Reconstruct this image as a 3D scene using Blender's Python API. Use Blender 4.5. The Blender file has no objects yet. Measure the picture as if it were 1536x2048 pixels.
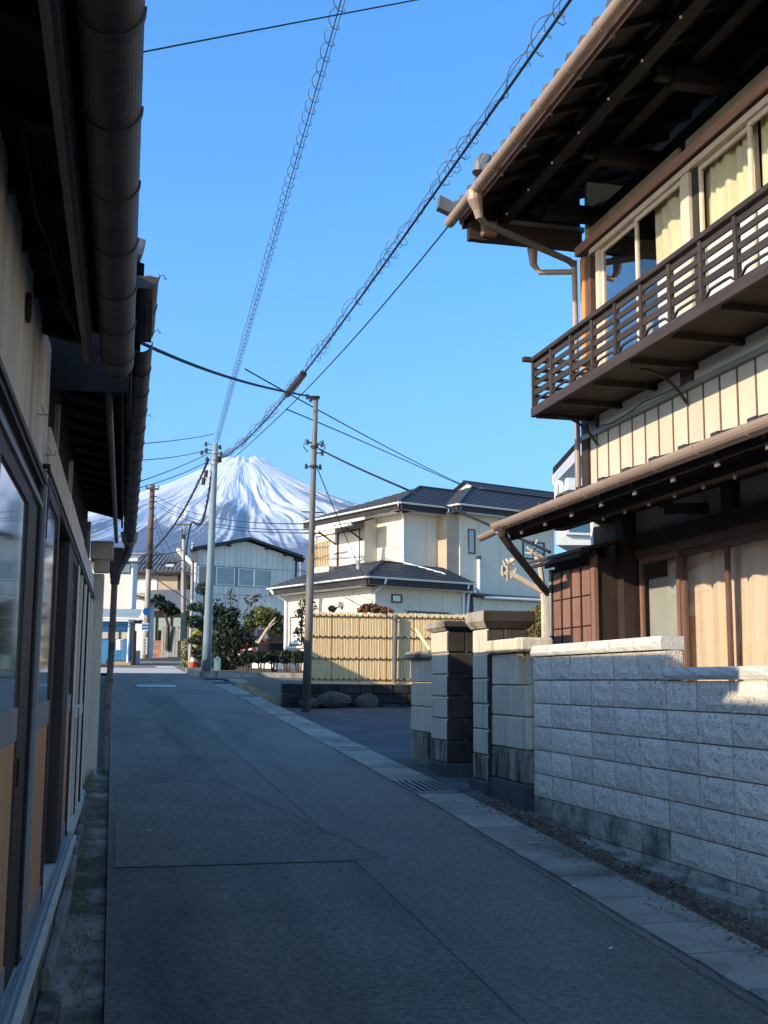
import bpy, math, random
import numpy as np
from mathutils import Matrix, Vector
SC = bpy.context.scene
COL = SC.collection
rng = random.Random(7)
RAD = math.radians
HAZE = 5.5e-5

# ------------------------------------------------------------------ camera
F = 2350.0                       # focal length in pixels of a 1536 x 2048 picture
YAW, PIT, ROLL = RAD(13.6263), RAD(8.2570), RAD(0.4)
EYE = np.array([0.0, 0.0, 1.72])
camd = bpy.data.cameras.new('camera'); cam = bpy.data.objects.new('camera', camd); COL.objects.link(cam)
camd.sensor_fit = 'VERTICAL'; camd.sensor_height = 36.0; camd.lens = F / 2048 * 36
camd.clip_start = 0.05; camd.clip_end = 60000
CM = Matrix.Rotation(-YAW, 4, 'Z') @ Matrix.Rotation(math.pi / 2 + PIT, 4, 'X') @ Matrix.Rotation(ROLL, 4, 'Z')
cam.matrix_world = Matrix.Translation(EYE) @ CM
SC.camera = cam
RM = np.array(CM.to_3x3())

# ------------------------------------------------------------------ sky and sun
SUN_AZ, SUN_EL = RAD(22.0), RAD(23.1)      # the sun stands left of and behind the camera
sdir = Vector((-math.cos(SUN_AZ) * math.cos(SUN_EL), -math.sin(SUN_AZ) * math.cos(SUN_EL), math.sin(SUN_EL)))
W = bpy.data.worlds.new('World'); SC.world = W; W.use_nodes = True
wn = W.node_tree.nodes; wl = W.node_tree.links
sky = wn.new('ShaderNodeTexSky'); sky.sky_type = 'NISHITA'; sky.sun_disc = False
sky.sun_elevation = SUN_EL; sky.sun_rotation = math.atan2(sdir.x, sdir.y)
sky.altitude = 800; sky.air_density = 1.0; sky.dust_density = 0.8; sky.ozone_density = 3.0
wn['Background'].inputs['Strength'].default_value = 0.15
hsv = wn.new('ShaderNodeHueSaturation'); hsv.inputs['Saturation'].default_value = 1.29; hsv.inputs['Value'].default_value = .7
wl.new(sky.outputs[0], hsv.inputs['Color']); wl.new(hsv.outputs[0], wn['Background'].inputs['Color'])
sl = bpy.data.lights.new('sun', 'SUN'); sl.energy = 2.0; sl.angle = RAD(0.53); sl.color = (1.0, 0.86, 0.66)
so = bpy.data.objects.new('sun', sl); COL.objects.link(so)
so.rotation_euler = sdir.to_track_quat('Z', 'Y').to_euler()
SC.view_settings.view_transform = 'Standard'; SC.view_settings.look = 'None'
SC.view_settings.exposure = 1.85; SC.view_settings.gamma = 1.0; SC.view_settings.use_curve_mapping = False
SC.cycles.use_denoising = True
SC.cycles.max_bounces = 6; SC.cycles.transparent_max_bounces = 12; SC.cycles.volume_bounces = 0

# ------------------------------------------------------------------ picture -> place
def ray(px, py): return RM @ np.array([(px - 768) / F, -(py - 1024) / F, -1.0])
def atX(px, py, X): d = ray(px, py); return EYE + d * (X / d[0])
def atY(px, py, Y): d = ray(px, py); return EYE + d * (Y / d[1])
def atD(px, py, D): return EYE + ray(px, py) * D
GY = [-60, -30, 0, 4.6, 10.5, 24.6, 30, 36, 45, 60, 100, 200, 1000, 3000, 16000]
GZ = [-2.6, -1.9, 0, .29, .66, 1.36, 1.60, 1.87, 2.22, 2.8, 4.0, 6.5, 30, 70, 120]
def gz(y):
    w = 1.2
    return float(np.mean([np.interp(y + t * w, GY, GZ) for t in (-1, -.5, 0, .5, 1)]))

# ------------------------------------------------------------------ materials
def lin(r, g, b):
    f = lambda c: (c / 255 / 12.92) if c <= 10.3 else ((c / 255 + .055) / 1.055) ** 2.4
    return (f(r), f(g), f(b), 1)
MATS = {}
def mat(name, c1, c2=None, sc=3.0, rough=.75, bump=.15, bsc=60, stretch=(1, 1, 1), rnd=.0, metal=0.0, spec=.3,
        dirt=None, dsc=.8, dlo=.55, dhi=.75, local=False, detail=6, dstretch=(1, 1, 1), bdist=.01, speck=None):
    m = bpy.data.materials.new(name); m.use_nodes = True; n = m.node_tree.nodes; l = m.node_tree.links
    p = n['Principled BSDF']; p.inputs['Roughness'].default_value = rough; p.inputs['Metallic'].default_value = metal
    p.inputs['Specular IOR Level'].default_value = spec
    if local: src = n.new('ShaderNodeTexCoord').outputs['Object']
    else: src = n.new('ShaderNodeNewGeometry').outputs['Position']
    mp = n.new('ShaderNodeMapping'); mp.inputs['Scale'].default_value = stretch; l.new(src, mp.inputs[0])
    nz = n.new('ShaderNodeTexNoise'); nz.inputs['Scale'].default_value = sc; nz.inputs['Detail'].default_value = detail
    nz.inputs['Roughness'].default_value = .65; l.new(mp.outputs[0], nz.inputs['Vector'])
    mr = n.new('ShaderNodeMapRange'); mr.inputs['From Min'].default_value = .3; mr.inputs['From Max'].default_value = .7
    l.new(nz.outputs[0], mr.inputs[0])
    mx = n.new('ShaderNodeMix'); mx.data_type = 'RGBA'
    mx.inputs['A'].default_value = c1; mx.inputs['B'].default_value = c2 or c1; l.new(mr.outputs[0], mx.inputs['Factor'])
    out = mx.outputs['Result']
    if dirt:
        mp2 = n.new('ShaderNodeMapping'); mp2.inputs['Scale'].default_value = dstretch; l.new(src, mp2.inputs[0])
        n2 = n.new('ShaderNodeTexNoise'); n2.inputs['Scale'].default_value = dsc; n2.inputs['Detail'].default_value = 8
        n2.inputs['Roughness'].default_value = .7; l.new(mp2.outputs[0], n2.inputs['Vector'])
        r2 = n.new('ShaderNodeMapRange'); r2.inputs['From Min'].default_value = dlo; r2.inputs['From Max'].default_value = dhi
        l.new(n2.outputs[0], r2.inputs[0])
        m2 = n.new('ShaderNodeMix'); m2.data_type = 'RGBA'; l.new(out, m2.inputs['A']); m2.inputs['B'].default_value = dirt
        l.new(r2.outputs[0], m2.inputs['Factor']); out = m2.outputs['Result']
    if rnd:
        oi = n.new('ShaderNodeObjectInfo'); r3 = n.new('ShaderNodeMapRange'); l.new(oi.outputs['Random'], r3.inputs[0])
        r3.inputs['To Min'].default_value = 1 - rnd; r3.inputs['To Max'].default_value = 1 + rnd
        hs = n.new('ShaderNodeHueSaturation'); l.new(out, hs.inputs['Color']); l.new(r3.outputs[0], hs.inputs['Value']); out = hs.outputs[0]
    if speck:
        ns = n.new('ShaderNodeTexNoise'); ns.inputs['Scale'].default_value = speck[0]; ns.inputs['Detail'].default_value = 4; ns.inputs['Roughness'].default_value = .8
        l.new(src, ns.inputs['Vector']); r4 = n.new('ShaderNodeMapRange'); l.new(ns.outputs[0], r4.inputs[0]); r4.inputs['From Min'].default_value = .32; r4.inputs['From Max'].default_value = .68
        r4.inputs['To Min'].default_value = 1 - speck[1]; r4.inputs['To Max'].default_value = 1 + speck[1]
        h4 = n.new('ShaderNodeHueSaturation'); l.new(out, h4.inputs['Color']); l.new(r4.outputs[0], h4.inputs['Value']); out = h4.outputs[0]
    l.new(out, p.inputs['Base Color'])
    if bump:
        nb = n.new('ShaderNodeTexNoise'); nb.inputs['Scale'].default_value = bsc; nb.inputs['Detail'].default_value = 5
        l.new(mp.outputs[0], nb.inputs['Vector'])
        bp = n.new('ShaderNodeBump'); bp.inputs['Strength'].default_value = bump; bp.inputs['Distance'].default_value = bdist
        l.new(nb.outputs[0], bp.inputs['Height']); l.new(bp.outputs[0], p.inputs['Normal'])
    MATS[name] = m
    return m
def glass(name, tint=(1, 1, 1, 1), ior=1.5, boost=1.0, rough=.0, fmax=1.0):
    m = bpy.data.materials.new(name); m.use_nodes = True; n = m.node_tree.nodes; l = m.node_tree.links
    n.remove(n['Principled BSDF']); o = n['Material Output']
    t = n.new('ShaderNodeBsdfTransparent'); t.inputs[0].default_value = tint
    g = n.new('ShaderNodeBsdfGlossy'); g.inputs['Roughness'].default_value = rough
    geo = n.new('ShaderNodeNewGeometry')
    nz = n.new('ShaderNodeTexNoise'); nz.inputs['Scale'].default_value = 1.6; l.new(geo.outputs['Position'], nz.inputs['Vector'])
    bp = n.new('ShaderNodeBump'); bp.inputs['Strength'].default_value = .06; bp.inputs['Distance'].default_value = .03
    l.new(nz.outputs[0], bp.inputs['Height']); l.new(bp.outputs[0], g.inputs['Normal'])
    lw = n.new('ShaderNodeLayerWeight'); lw.inputs[0].default_value = .5; f0 = ((ior - 1) / (ior + 1)) ** 2
    pw = n.new('ShaderNodeMath'); pw.operation = 'POWER'; pw.inputs[1].default_value = 4.0; l.new(lw.outputs['Facing'], pw.inputs[0])
    ma = n.new('ShaderNodeMath'); ma.operation = 'MULTIPLY_ADD'; ma.inputs[1].default_value = 1 - f0; ma.inputs[2].default_value = f0; l.new(pw.outputs[0], ma.inputs[0])
    mu = n.new('ShaderNodeMath'); mu.operation = 'MULTIPLY'; mu.use_clamp = True; mu.inputs[1].default_value = boost; l.new(ma.outputs[0], mu.inputs[0])
    mn = n.new('ShaderNodeMath'); mn.operation = 'MINIMUM'; mn.inputs[1].default_value = fmax; l.new(mu.outputs[0], mn.inputs[0])
    mx = n.new('ShaderNodeMixShader'); l.new(mn.outputs[0], mx.inputs[0]); l.new(t.outputs[0], mx.inputs[1]); l.new(g.outputs[0], mx.inputs[2])
    l.new(mx.outputs[0], o.inputs['Surface'])
    return m
def frosted(name):
    """old frosted shop glass: pale diffuse sheet with a streaky satin reflection"""
    m = bpy.data.materials.new(name); m.use_nodes = True; n = m.node_tree.nodes; l = m.node_tree.links
    p = n['Principled BSDF']; p.inputs['Base Color'].default_value = (.3, .3, .28, 1); p.inputs['IOR'].default_value = 2.6
    geo = n.new('ShaderNodeNewGeometry'); mp = n.new('ShaderNodeMapping'); mp.inputs['Scale'].default_value = (40, 40, 2.5)
    l.new(geo.outputs['Position'], mp.inputs[0]); nz = n.new('ShaderNodeTexNoise'); nz.inputs['Scale'].default_value = 1.0; nz.inputs['Detail'].default_value = 4
    l.new(mp.outputs[0], nz.inputs['Vector'])
    mr = n.new('ShaderNodeMapRange'); mr.inputs['To Min'].default_value = .0; mr.inputs['To Max'].default_value = .07; l.new(nz.outputs[0], mr.inputs[0])
    l.new(mr.outputs[0], p.inputs['Roughness'])
    bp = n.new('ShaderNodeBump'); bp.inputs['Strength'].default_value = .04; bp.inputs['Distance'].default_value = .002
    l.new(nz.outputs[0], bp.inputs['Height']); l.new(bp.outputs[0], p.inputs['Normal'])
    return m

# ------------------------------------------------------------------ mesh helpers
WM = {}
ID = Matrix.Identity(4)
def tag(o, label=None, cat=None, group=None, kind=None):
    if label: o['label'] = label
    if cat: o['category'] = cat
    if group: o['group'] = group
    if kind: o['kind'] = kind
    return o
def link(o, parent=None, world=ID):
    COL.objects.link(o)
    if parent is not None:
        o.parent = parent; o.matrix_local = WM[parent.name].inverted() @ world
    else: o.matrix_world = world
    WM[o.name] = world.copy()
    return o
def thing(name, label, cat, loc=(0, 0, 0), rz=0.0, group=None, kind=None):
    o = bpy.data.objects.new(name, None); o.empty_display_size = .2
    link(o, None, Matrix.Translation(loc) @ Matrix.Rotation(rz, 4, 'Z'))
    return tag(o, label, cat, group, kind)
def part(name, me, parent, world, label=None, kind=None, mtl=None):
    o = bpy.data.objects.new(name, me); link(o, parent, world); tag(o, label, None, None, kind)
    return o
class MB:
    def __init__(s): s.v = []; s.f = []
    def add(s, vs, fs):
        n = len(s.v); s.v += [tuple(map(float, p)) for p in vs]; s.f += [tuple(i + n for i in f) for f in fs]; return s
    def box(s, x0, x1, y0, y1, z0, z1):
        return s.add([(x0, y0, z0), (x1, y0, z0), (x1, y1, z0), (x0, y1, z0), (x0, y0, z1), (x1, y0, z1), (x1, y1, z1), (x0, y1, z1)],
                     [(0, 3, 2, 1), (4, 5, 6, 7), (0, 1, 5, 4), (1, 2, 6, 5), (2, 3, 7, 6), (3, 0, 4, 7)])
    def cbox(s, x0, x1, y0, y1, z0, z1, b=.008):
        """box with chamfered edges"""
        v = []; idx = {}
        X, Y, Z = (x0, x1), (y0, y1), (z0, z1); bx = (b, -b)
        for i in (0, 1):
            for j in (0, 1):
                for k in (0, 1):
                    c = (X[i], Y[j], Z[k]); d = (bx[i], bx[j], bx[k])
                    for a in range(3):
                        p = [c[t] + (d[t] if t != a else 0) for t in range(3)]
                        idx[i, j, k, a] = len(v); v.append(p)
        f = []
        for a in range(3):
            o1, o2 = [t for t in range(3) if t != a]
            for sgn in (0, 1):
                q = []
                for (p_, q_) in ((0, 0), (1, 0), (1, 1), (0, 1)):
                    ijk = [0, 0, 0]; ijk[a] = sgn; ijk[o1] = p_; ijk[o2] = q_
                    q.append(idx[tuple(ijk) + (a,)])
                f.append(tuple(q))
        for a in range(3):
            o1, o2 = [t for t in range(3) if t != a]
            for p_ in (0, 1):
                for q_ in (0, 1):
                    k0 = [0, 0, 0]; k0[o1] = p_; k0[o2] = q_; k1 = list(k0); k1[a] = 1
                    f.append((idx[tuple(k0) + (o1,)], idx[tuple(k1) + (o1,)], idx[tuple(k1) + (o2,)], idx[tuple(k0) + (o2,)]))
        for i in (0, 1):
            for j in (0, 1):
                for k in (0, 1): f.append((idx[i, j, k, 0], idx[i, j, k, 1], idx[i, j, k, 2]))
        return s.add(v, f)
    def prism(s, poly, d):
        """closed polygon of 3-D points swept by vector d"""
        n = len(poly); d = np.array(d); a = [np.array(p, float) for p in poly]; b = [p + d for p in a]
        return s.add(a + b, [tuple(range(n - 1, -1, -1)), tuple(range(n, 2 * n))] + [(i, (i + 1) % n, n + (i + 1) % n, n + i) for i in range(n)])
    def bar(s, p0, p1, w, h, up=(0, 0, 1)):
        p0 = np.array(p0, float); p1 = np.array(p1, float); d = p1 - p0; d /= np.linalg.norm(d); up = np.array(up, float)
        r = np.cross(d, up); r /= np.linalg.norm(r); u = np.cross(r, d)
        q = [p0 + r * a * w / 2 + u * b * h / 2 for a, b in ((-1, -1), (1, -1), (1, 1), (-1, 1))]
        return s.prism(q, p1 - p0)
    def sweep(s, sec, p0, p1, side, up):
        p0 = np.array(p0, float); side = np.array(side, float); up = np.array(up, float)
        return s.prism([p0 + side * a + up * b for a, b in sec], np.array(p1, float) - p0)
    def tube(s, pts, r, n=8, cap=True):
        pts = [np.array(p, float) for p in pts]; m = len(pts); rr = r if hasattr(r, '__len__') else [r] * m
        vs = []; fs = []; ref = None
        for i, p in enumerate(pts):
            d = pts[min(i + 1, m - 1)] - pts[max(i - 1, 0)]; d = d / (np.linalg.norm(d) + 1e-12)
            if ref is None: ref = np.array([0, 0, 1.]) if abs(d[2]) < .9 else np.array([1., 0, 0])
            a = np.cross(d, ref); a /= np.linalg.norm(a) + 1e-12; b = np.cross(a, d); ref = b
            for k in range(n):
                t = 2 * math.pi * k / n; vs.append(p + (a * math.cos(t) + b * math.sin(t)) * rr[i])
        for i in range(m - 1):
            for k in range(n):
                fs.append((i * n + k, i * n + (k + 1) % n, (i + 1) * n + (k + 1) % n, (i + 1) * n + k))
        if cap: fs += [tuple(range(n - 1, -1, -1)), tuple((m - 1) * n + k for k in range(n))]
        return s.add(vs, fs)
    def quad(s, *p): return s.add(p, [tuple(range(len(p)))])
    def grid(s, P):
        """P[i][j] points"""
        a, b = len(P), len(P[0])
        return s.add([p for r in P for p in r], [(i * b + j, (i + 1) * b + j, (i + 1) * b + j + 1, i * b + j + 1) for i in range(a - 1) for j in range(b - 1)])
    def mesh(s, name, m, smooth=False):
        me = bpy.data.meshes.new(name); me.from_pydata(s.v, [], s.f); me.materials.append(m)
        if smooth: me.polygons.foreach_set('use_smooth', [True] * len(me.polygons))
        me.update(); return me
    def done(s, name, m, parent=None, frame=ID, label=None, cat=None, group=None, kind=None, smooth=False, base=None):
        """link as one object; vertices are given in `frame`; the origin is put at `base` (frame coordinates)"""
        a = np.array(s.v)
        if base is None:
            lo, hi = a.min(0), a.max(0); base = ((lo[0] + hi[0]) / 2, (lo[1] + hi[1]) / 2, lo[2])
        s.v = [tuple(p) for p in (a - np.array(base))]
        me = s.mesh(name, m, smooth)
        import bmesh
        bm = bmesh.new(); bm.from_mesh(me); bmesh.ops.recalc_face_normals(bm, faces=bm.faces[:]); bm.to_mesh(me); bm.free()
        o = bpy.data.objects.new(name, me); link(o, parent, frame @ Matrix.Translation(base))
        return tag(o, label, cat, group, kind)
def box(name, m, parent, frame, *c, **k): return MB().box(*c).done(name, m, parent, frame, **k)
def cbox(name, m, parent, frame, *c, b=.008, **k): return MB().cbox(*c, b=b).done(name, m, parent, frame, **k)
def half(R, th=.006, n=20):
    """half-round gutter section, open at the top"""
    o = [(R * math.cos(math.pi + math.pi * i / n), R * math.sin(math.pi + math.pi * i / n)) for i in range(n + 1)]
    i_ = [((R - th) * math.cos(-math.pi * i / n), (R - th) * math.sin(-math.pi * i / n)) for i in range(n + 1)]
    return o + i_
def disc(mb, c, axis, r, n=12, th=.01):
    c = np.array(c, float); axis = np.array(axis, float); axis /= np.linalg.norm(axis)
    mb.tube([c - axis * th / 2, c + axis * th / 2], r, n); return mb
def leaves(pts, size, seed, flat=.0, aspect=.55):
    """many small leaf quads at the given points -> MB"""
    r = np.random.default_rng(seed); n = len(pts); pts = np.asarray(pts)
    a = r.normal(size=(n, 3)); a /= np.linalg.norm(a, axis=1)[:, None]
    b = r.normal(size=(n, 3)); b[:, 2] += flat * 2; b = np.cross(a, b); b /= np.linalg.norm(b, axis=1)[:, None] + 1e-9
    sz = size * r.uniform(.6, 1.4, n)[:, None]
    A = a * sz; Bv = b * sz * aspect
    V = np.stack([pts - A, pts + Bv * .9, pts + A, pts - Bv * .9], 1).reshape(-1, 3)
    mb = MB(); mb.v = [tuple(p) for p in V]; mb.f = [(4 * i, 4 * i + 1, 4 * i + 2, 4 * i + 3) for i in range(n)]
    return mb
def blob(c, rad, n, seed, shell=.55):
    r = np.random.default_rng(seed); d = r.normal(size=(n, 3)); d /= np.linalg.norm(d, axis=1)[:, None]
    k = r.uniform(shell ** 3, 1, n) ** (1 / 3); k *= 1 + .16 * np.sin(d[:, 0] * 7 + seed) * np.cos(d[:, 1] * 6 + d[:, 2] * 5 + seed)
    return np.array(c) + d * k[:, None] * np.array(rad)
# ------------------------------------------------------------------ materials used
M = {}
M['asphalt'] = mat('asphalt', (.175, .144, .112, 1), (.235, .195, .153, 1), 1.1, .8, .6, 130, speck=(34, .6), dirt=(.1, .084, .067, 1), dsc=.8, dlo=.44, dhi=.68, dstretch=(1.3, .22, 1), detail=9, spec=.35, bdist=.006)
M['asphalt_new'] = mat('asphalt_new', (.19, .158, .125, 1), (.235, .197, .157, 1), .8, .8, .6, 150, speck=(38, .5), dirt=(.135, .114, .092, 1), dsc=.9, dlo=.48, dhi=.68, dstretch=(1.3, .2, 1), detail=9, spec=.35, bdist=.006)
M['asphalt_old'] = mat('asphalt_old', (.165, .136, .107, 1), (.225, .187, .147, 1), 1.6, .82, .7, 110, speck=(30, .65), dirt=(.24, .2, .158, 1), dsc=2.2, dlo=.6, dhi=.75, detail=9, spec=.3, bdist=.006)
M['crack'] = mat('crack', (.04, .036, .032, 1), (.06, .054, .048, 1), 20, .9, 0)
M['ground'] = mat('ground', (.075, .065, .05, 1), (.11, .1, .075, 1), 1.2, .95, .5, 25, dirt=(.05, .045, .035, 1))
M['lot'] = mat('lot', (.055, .056, .058, 1), (.1, .1, .1, 1), .9, .85, .5, 70, dirt=(.16, .165, .17, 1), dsc=.5, dlo=.52, dhi=.66)
M['concrete'] = mat('concrete', (.3, .255, .2, 1), (.4, .345, .28, 1), 2.5, .85, .4, 80, rnd=.14, speck=(60, .3), dirt=(.11, .098, .08, 1), dsc=1.3, dlo=.5, dhi=.72)
M['concrete_old'] = mat('concrete_old', (.28, .24, .19, 1), (.42, .37, .31, 1), 5, .9, .5, 60, dirt=(.1, .085, .055, 1), dsc=2.2, dlo=.48, dhi=.62)
M['pipe_brown'] = mat('weathered_pipe', (.2, .15, .12, 1), (.3, .24, .2, 1), 3, .7, .1, dirt=(.08, .06, .05, 1), dsc=4, dlo=.5, dhi=.6)
M['shade_wood'] = mat('shaded_eave_wood', (.007, .006, .006, 1), (.014, .011, .01, 1), 3, .85, .2, 25)  # wood taken near black: the shade under the shop eaves is in this colour
M['moss'] = mat('moss', (.1, .085, .055, 1), (.17, .145, .095, 1), 6, .95, .5, 60, dirt=(.52, .42, .31, 1), dsc=1.7, dlo=.46, dhi=.62)
M['block'] = mat('block', (.7, .61, .49, 1), (.84, .74, .61, 1), 22, .9, 1.0, 60, rnd=.1, speck=(75, .22), dirt=(.34, .3, .245, 1), dsc=26, dlo=.54, dhi=.66, bdist=.014)
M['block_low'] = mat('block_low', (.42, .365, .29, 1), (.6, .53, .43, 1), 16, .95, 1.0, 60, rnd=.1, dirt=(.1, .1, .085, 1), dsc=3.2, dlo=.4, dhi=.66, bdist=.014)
M['mortar'] = mat('mortar', (.42, .42, .4, 1), (.54, .54, .52, 1), 8, .95, .3, 60)
M['cap'] = mat('cap', (.5, .48, .43, 1), (.6, .58, .52, 1), 9, .9, .6, 60, rnd=.06, dirt=(.3, .28, .24, 1), dsc=3, dlo=.58, dhi=.75)
M['oya'] = mat('oya', (.5, .43, .32, 1), (.64, .56, .43, 1), 3.2, .92, .6, 45, rnd=.08, dirt=(.17, .15, .11, 1), dsc=3.0, dlo=.54, dhi=.76, stretch=(1, 1, .35), dstretch=(2.2, 2.2, .3))
M['oya_dark'] = mat('oya_dark', (.03, .025, .02, 1), (.065, .052, .04, 1), 3, .95, .6, 40, rnd=.15, dirt=(.13, .085, .055, 1), dsc=2.3, dlo=.57, dhi=.7, dstretch=(1.5, 1.5, .8))  # near-black stone given to the pillar faces that look towards the camera
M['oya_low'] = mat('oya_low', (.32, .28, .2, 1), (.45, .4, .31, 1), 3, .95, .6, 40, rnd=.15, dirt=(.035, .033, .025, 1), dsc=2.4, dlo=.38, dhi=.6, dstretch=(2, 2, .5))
M['plinth'] = mat('plinth', (.05, .052, .05, 1), (.1, .1, .095, 1), 4, .9, .4, 50)
M['darkstone'] = mat('darkstone', (.018, .017, .017, 1), (.045, .042, .04, 1), 3.5, .95, .6, 30, rnd=.3, dirt=(.008, .008, .008, 1), dsc=2)
M['boulder'] = mat('boulder', (.05, .046, .04, 1), (.11, .1, .087, 1), 5, .95, 1.0, 18, bdist=.03, dirt=(.04, .042, .03, 1), dsc=3)
M['dwood'] = mat('dark_wood', (.02, .014, .012, 1), (.04, .027, .021, 1), 3, .75, .5, 25, stretch=(6, .7, 6), rnd=.2)
M['dwood_v'] = mat('dark_wood_upright', (.022, .015, .012, 1), (.042, .028, .022, 1), 3, .75, .5, 25, stretch=(6, 6, .7), rnd=.2)
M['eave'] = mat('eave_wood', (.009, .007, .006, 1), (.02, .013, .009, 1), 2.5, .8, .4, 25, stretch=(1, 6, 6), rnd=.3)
M['balcony'] = mat('balcony_wood', (.026, .019, .017, 1), (.055, .039, .033, 1), 3, .7, .5, 25, stretch=(7, .8, 7), rnd=.22)
M['bwood'] = mat('brown_wood', (.16, .082, .058, 1), (.26, .14, .1, 1), 2.2, .75, .4, 30, stretch=(8, 8, .9), rnd=.12)
M['bwood_h'] = mat('brown_beam', (.3, .165, .12, 1), (.42, .25, .19, 1), 2.2, .75, .4, 30, stretch=(8, .8, 8), rnd=.08)
M['orange_post'] = mat('orange_post', (.5, .2, .06, 1), (.65, .32, .1, 1), 3, .7, .3, 30, stretch=(9, 9, .8), dirt=(.12, .05, .025, 1), dsc=4, dlo=.55, dhi=.65, dstretch=(6, 6, .5))
M['frame_cream'] = mat('frame_cream', (.55, .44, .33, 1), (.66, .54, .42, 1), 4, .5, .1, 40)
M['frame_brown'] = mat('frame_brown', (.1, .055, .04, 1), (.15, .085, .062, 1), 4, .55, .15, 40)
M['plaster'] = mat('white_plaster', (.8, .76, .68, 1), (.88, .84, .76, 1), 1.6, .9, .15, 40, dirt=(.48, .45, .4, 1), dsc=1.2, dlo=.6, dhi=.8, dstretch=(1, 1, 1.5))
M['plaster_grey'] = mat('grey_plaster', (.2, .205, .2, 1), (.3, .3, .29, 1), 3, .9, .2, 40)
M['panel'] = mat('cream_panel', (.5, .42, .31, 1), (.58, .49, .37, 1), 1.5, .6, .08, 40, rnd=.05, stretch=(2, 2, .5), dirt=(.45, .34, .2, 1), dsc=1.5, dlo=.58, dhi=.8)
M['batten'] = mat('brown_batten', (.13, .075, .05, 1), (.18, .11, .07, 1), 5, .7, .1)
M['gutter_tan'] = mat('tan_gutter', (.27, .195, .148, 1), (.35, .255, .2, 1), 1.5, .42, .05, 20, spec=.45, dirt=(.25, .16, .12, 1), dsc=1.2, dlo=.55, dhi=.75)
M['pipe_dark'] = mat('dark_pipe', (.035, .026, .022, 1), (.055, .04, .035, 1), 3, .5, .05)
M['pipe_grey'] = mat('grey_pipe', (.12, .105, .1, 1), (.17, .15, .14, 1), 3, .5, .05)
M['gutter_dark'] = mat('dark_gutter', (.05, .044, .042, 1), (.095, .08, .07, 1), 1.4, .5, .25, 30, spec=.4, dirt=(.03, .026, .025, 1), dsc=2, dlo=.5, dhi=.7, stretch=(1, 5, 1))
M['metal_roof'] = mat('dark_metal_roof', (.035, .028, .026, 1), (.055, .045, .04, 1), 3, .55, .1, 30)
M['metal'] = mat('galvanised_metal', (.34, .34, .34, 1), (.42, .42, .41, 1), 5, .45, .1, metal=.7)
M['tile'] = mat('grey_roof_tile', (.085, .09, .097, 1), (.14, .145, .155, 1), 5, .5, .2, 30, rnd=.2)
M['curtain'] = mat('yellow_curtain', (.72, .6, .38, 1), (.8, .7, .48, 1), 3, .9, .1, 40, stretch=(4, 4, .4))
M['curtain_white'] = mat('net_curtain', (.75, .68, .58, 1), (.85, .78, .7, 1), 3, .9, .1, 40, stretch=(5, 5, .3))
M['curtain_beige'] = mat('beige_curtain', (.72, .5, .34, 1), (.86, .64, .46, 1), 2.4, .9, .1, 40, stretch=(7, 7, .25))
M['paper'] = mat('grey_screen', (.42, .4, .34, 1), (.5, .47, .41, 1), 6, .9, .1)
M['glass'] = glass('window_glass', (.93, .95, .95, 1), 1.5, 1.0)
M['glass_dark'] = glass('window_glass_mirror', (.35, .4, .42, 1), 1.7, 2.6)
M['frost'] = frosted('frosted_glass')
M['blind'] = mat('grey_blind', (.24, .25, .27, 1), (.34, .35, .36, 1), 2, .8, 0)
M['interior'] = mat('dark_interior', (.03, .028, .026, 1), None, 3, .9, 0)
M['stile'] = mat('door_stile', (.055, .036, .03, 1), (.095, .062, .052, 1), 3, .6, .3, 25, stretch=(7, 7, .6))
M['rail'] = mat('door_rail', (.3, .29, .29, 1), (.4, .385, .38, 1), 4, .6, .2, 30)
M['plywood'] = mat('plywood', (.66, .33, .135, 1), (.76, .41, .19, 1), 1.8, .55, .1, 25, stretch=(5, 5, .4), rnd=.08)
M['greyboard'] = mat('grey_board', (.78, .69, .57, 1), (.88, .79, .67, 1), 2, .8, .3, 30, stretch=(8, 8, .5), rnd=.12, dirt=(.4, .36, .31, 1), dsc=2, dlo=.55, dhi=.75, dstretch=(4, 4, .3))
M['fascia'] = mat('fascia_board', (.16, .14, .115, 1), (.24, .21, .17, 1), 3, .8, .3, 25, stretch=(7, .7, 7))
M['h2wall'] = mat('cream_siding', (.6, .53, .42, 1), (.66, .59, .48, 1), .8, .85, .25, 50, rnd=.03, dirt=(.38, .33, .26, 1), dsc=1.1, dlo=.55, dhi=.85, dstretch=(1.6, 1.6, .25))
M['slate'] = mat('slate_shingle', (.03, .034, .042, 1), (.055, .06, .072, 1), 9, .6, .2, 25, dirt=(.08, .06, .05, 1), dsc=2.2, dlo=.62, dhi=.75)
M['white'] = mat('white_metal', (.68, .68, .67, 1), (.76, .76, .75, 1), 2, .45, .05)
M['offwhite'] = mat('offwhite_siding', (.58, .54, .47, 1), (.68, .63, .55, 1), 1.2, .8, .2, 40, rnd=.05, stretch=(2, 2, .6))
M['darktrim'] = mat('dark_trim', (.02, .018, .018, 1), (.035, .03, .03, 1), 3, .6, .05)
M['bamboo'] = mat('bamboo', (.68, .47, .23, 1), (.85, .65, .37, 1), 5, .5, .15, 40, stretch=(14, 14, .8), spec=.4)
M['bamboo_rail'] = mat('bamboo_rail', (.42, .26, .11, 1), (.52, .34, .16, 1), 5, .6, .1)
M['tie'] = mat('black_tie', (.05, .028, .014, 1), None, 5, .9, 0)
M['pole_steel'] = mat('painted_steel_pole', (.12, .105, .085, 1), (.17, .15, .125, 1), 2, .5, .08, 40, stretch=(3, 3, .6), dirt=(.08, .07, .06, 1), dsc=1.5)
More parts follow.
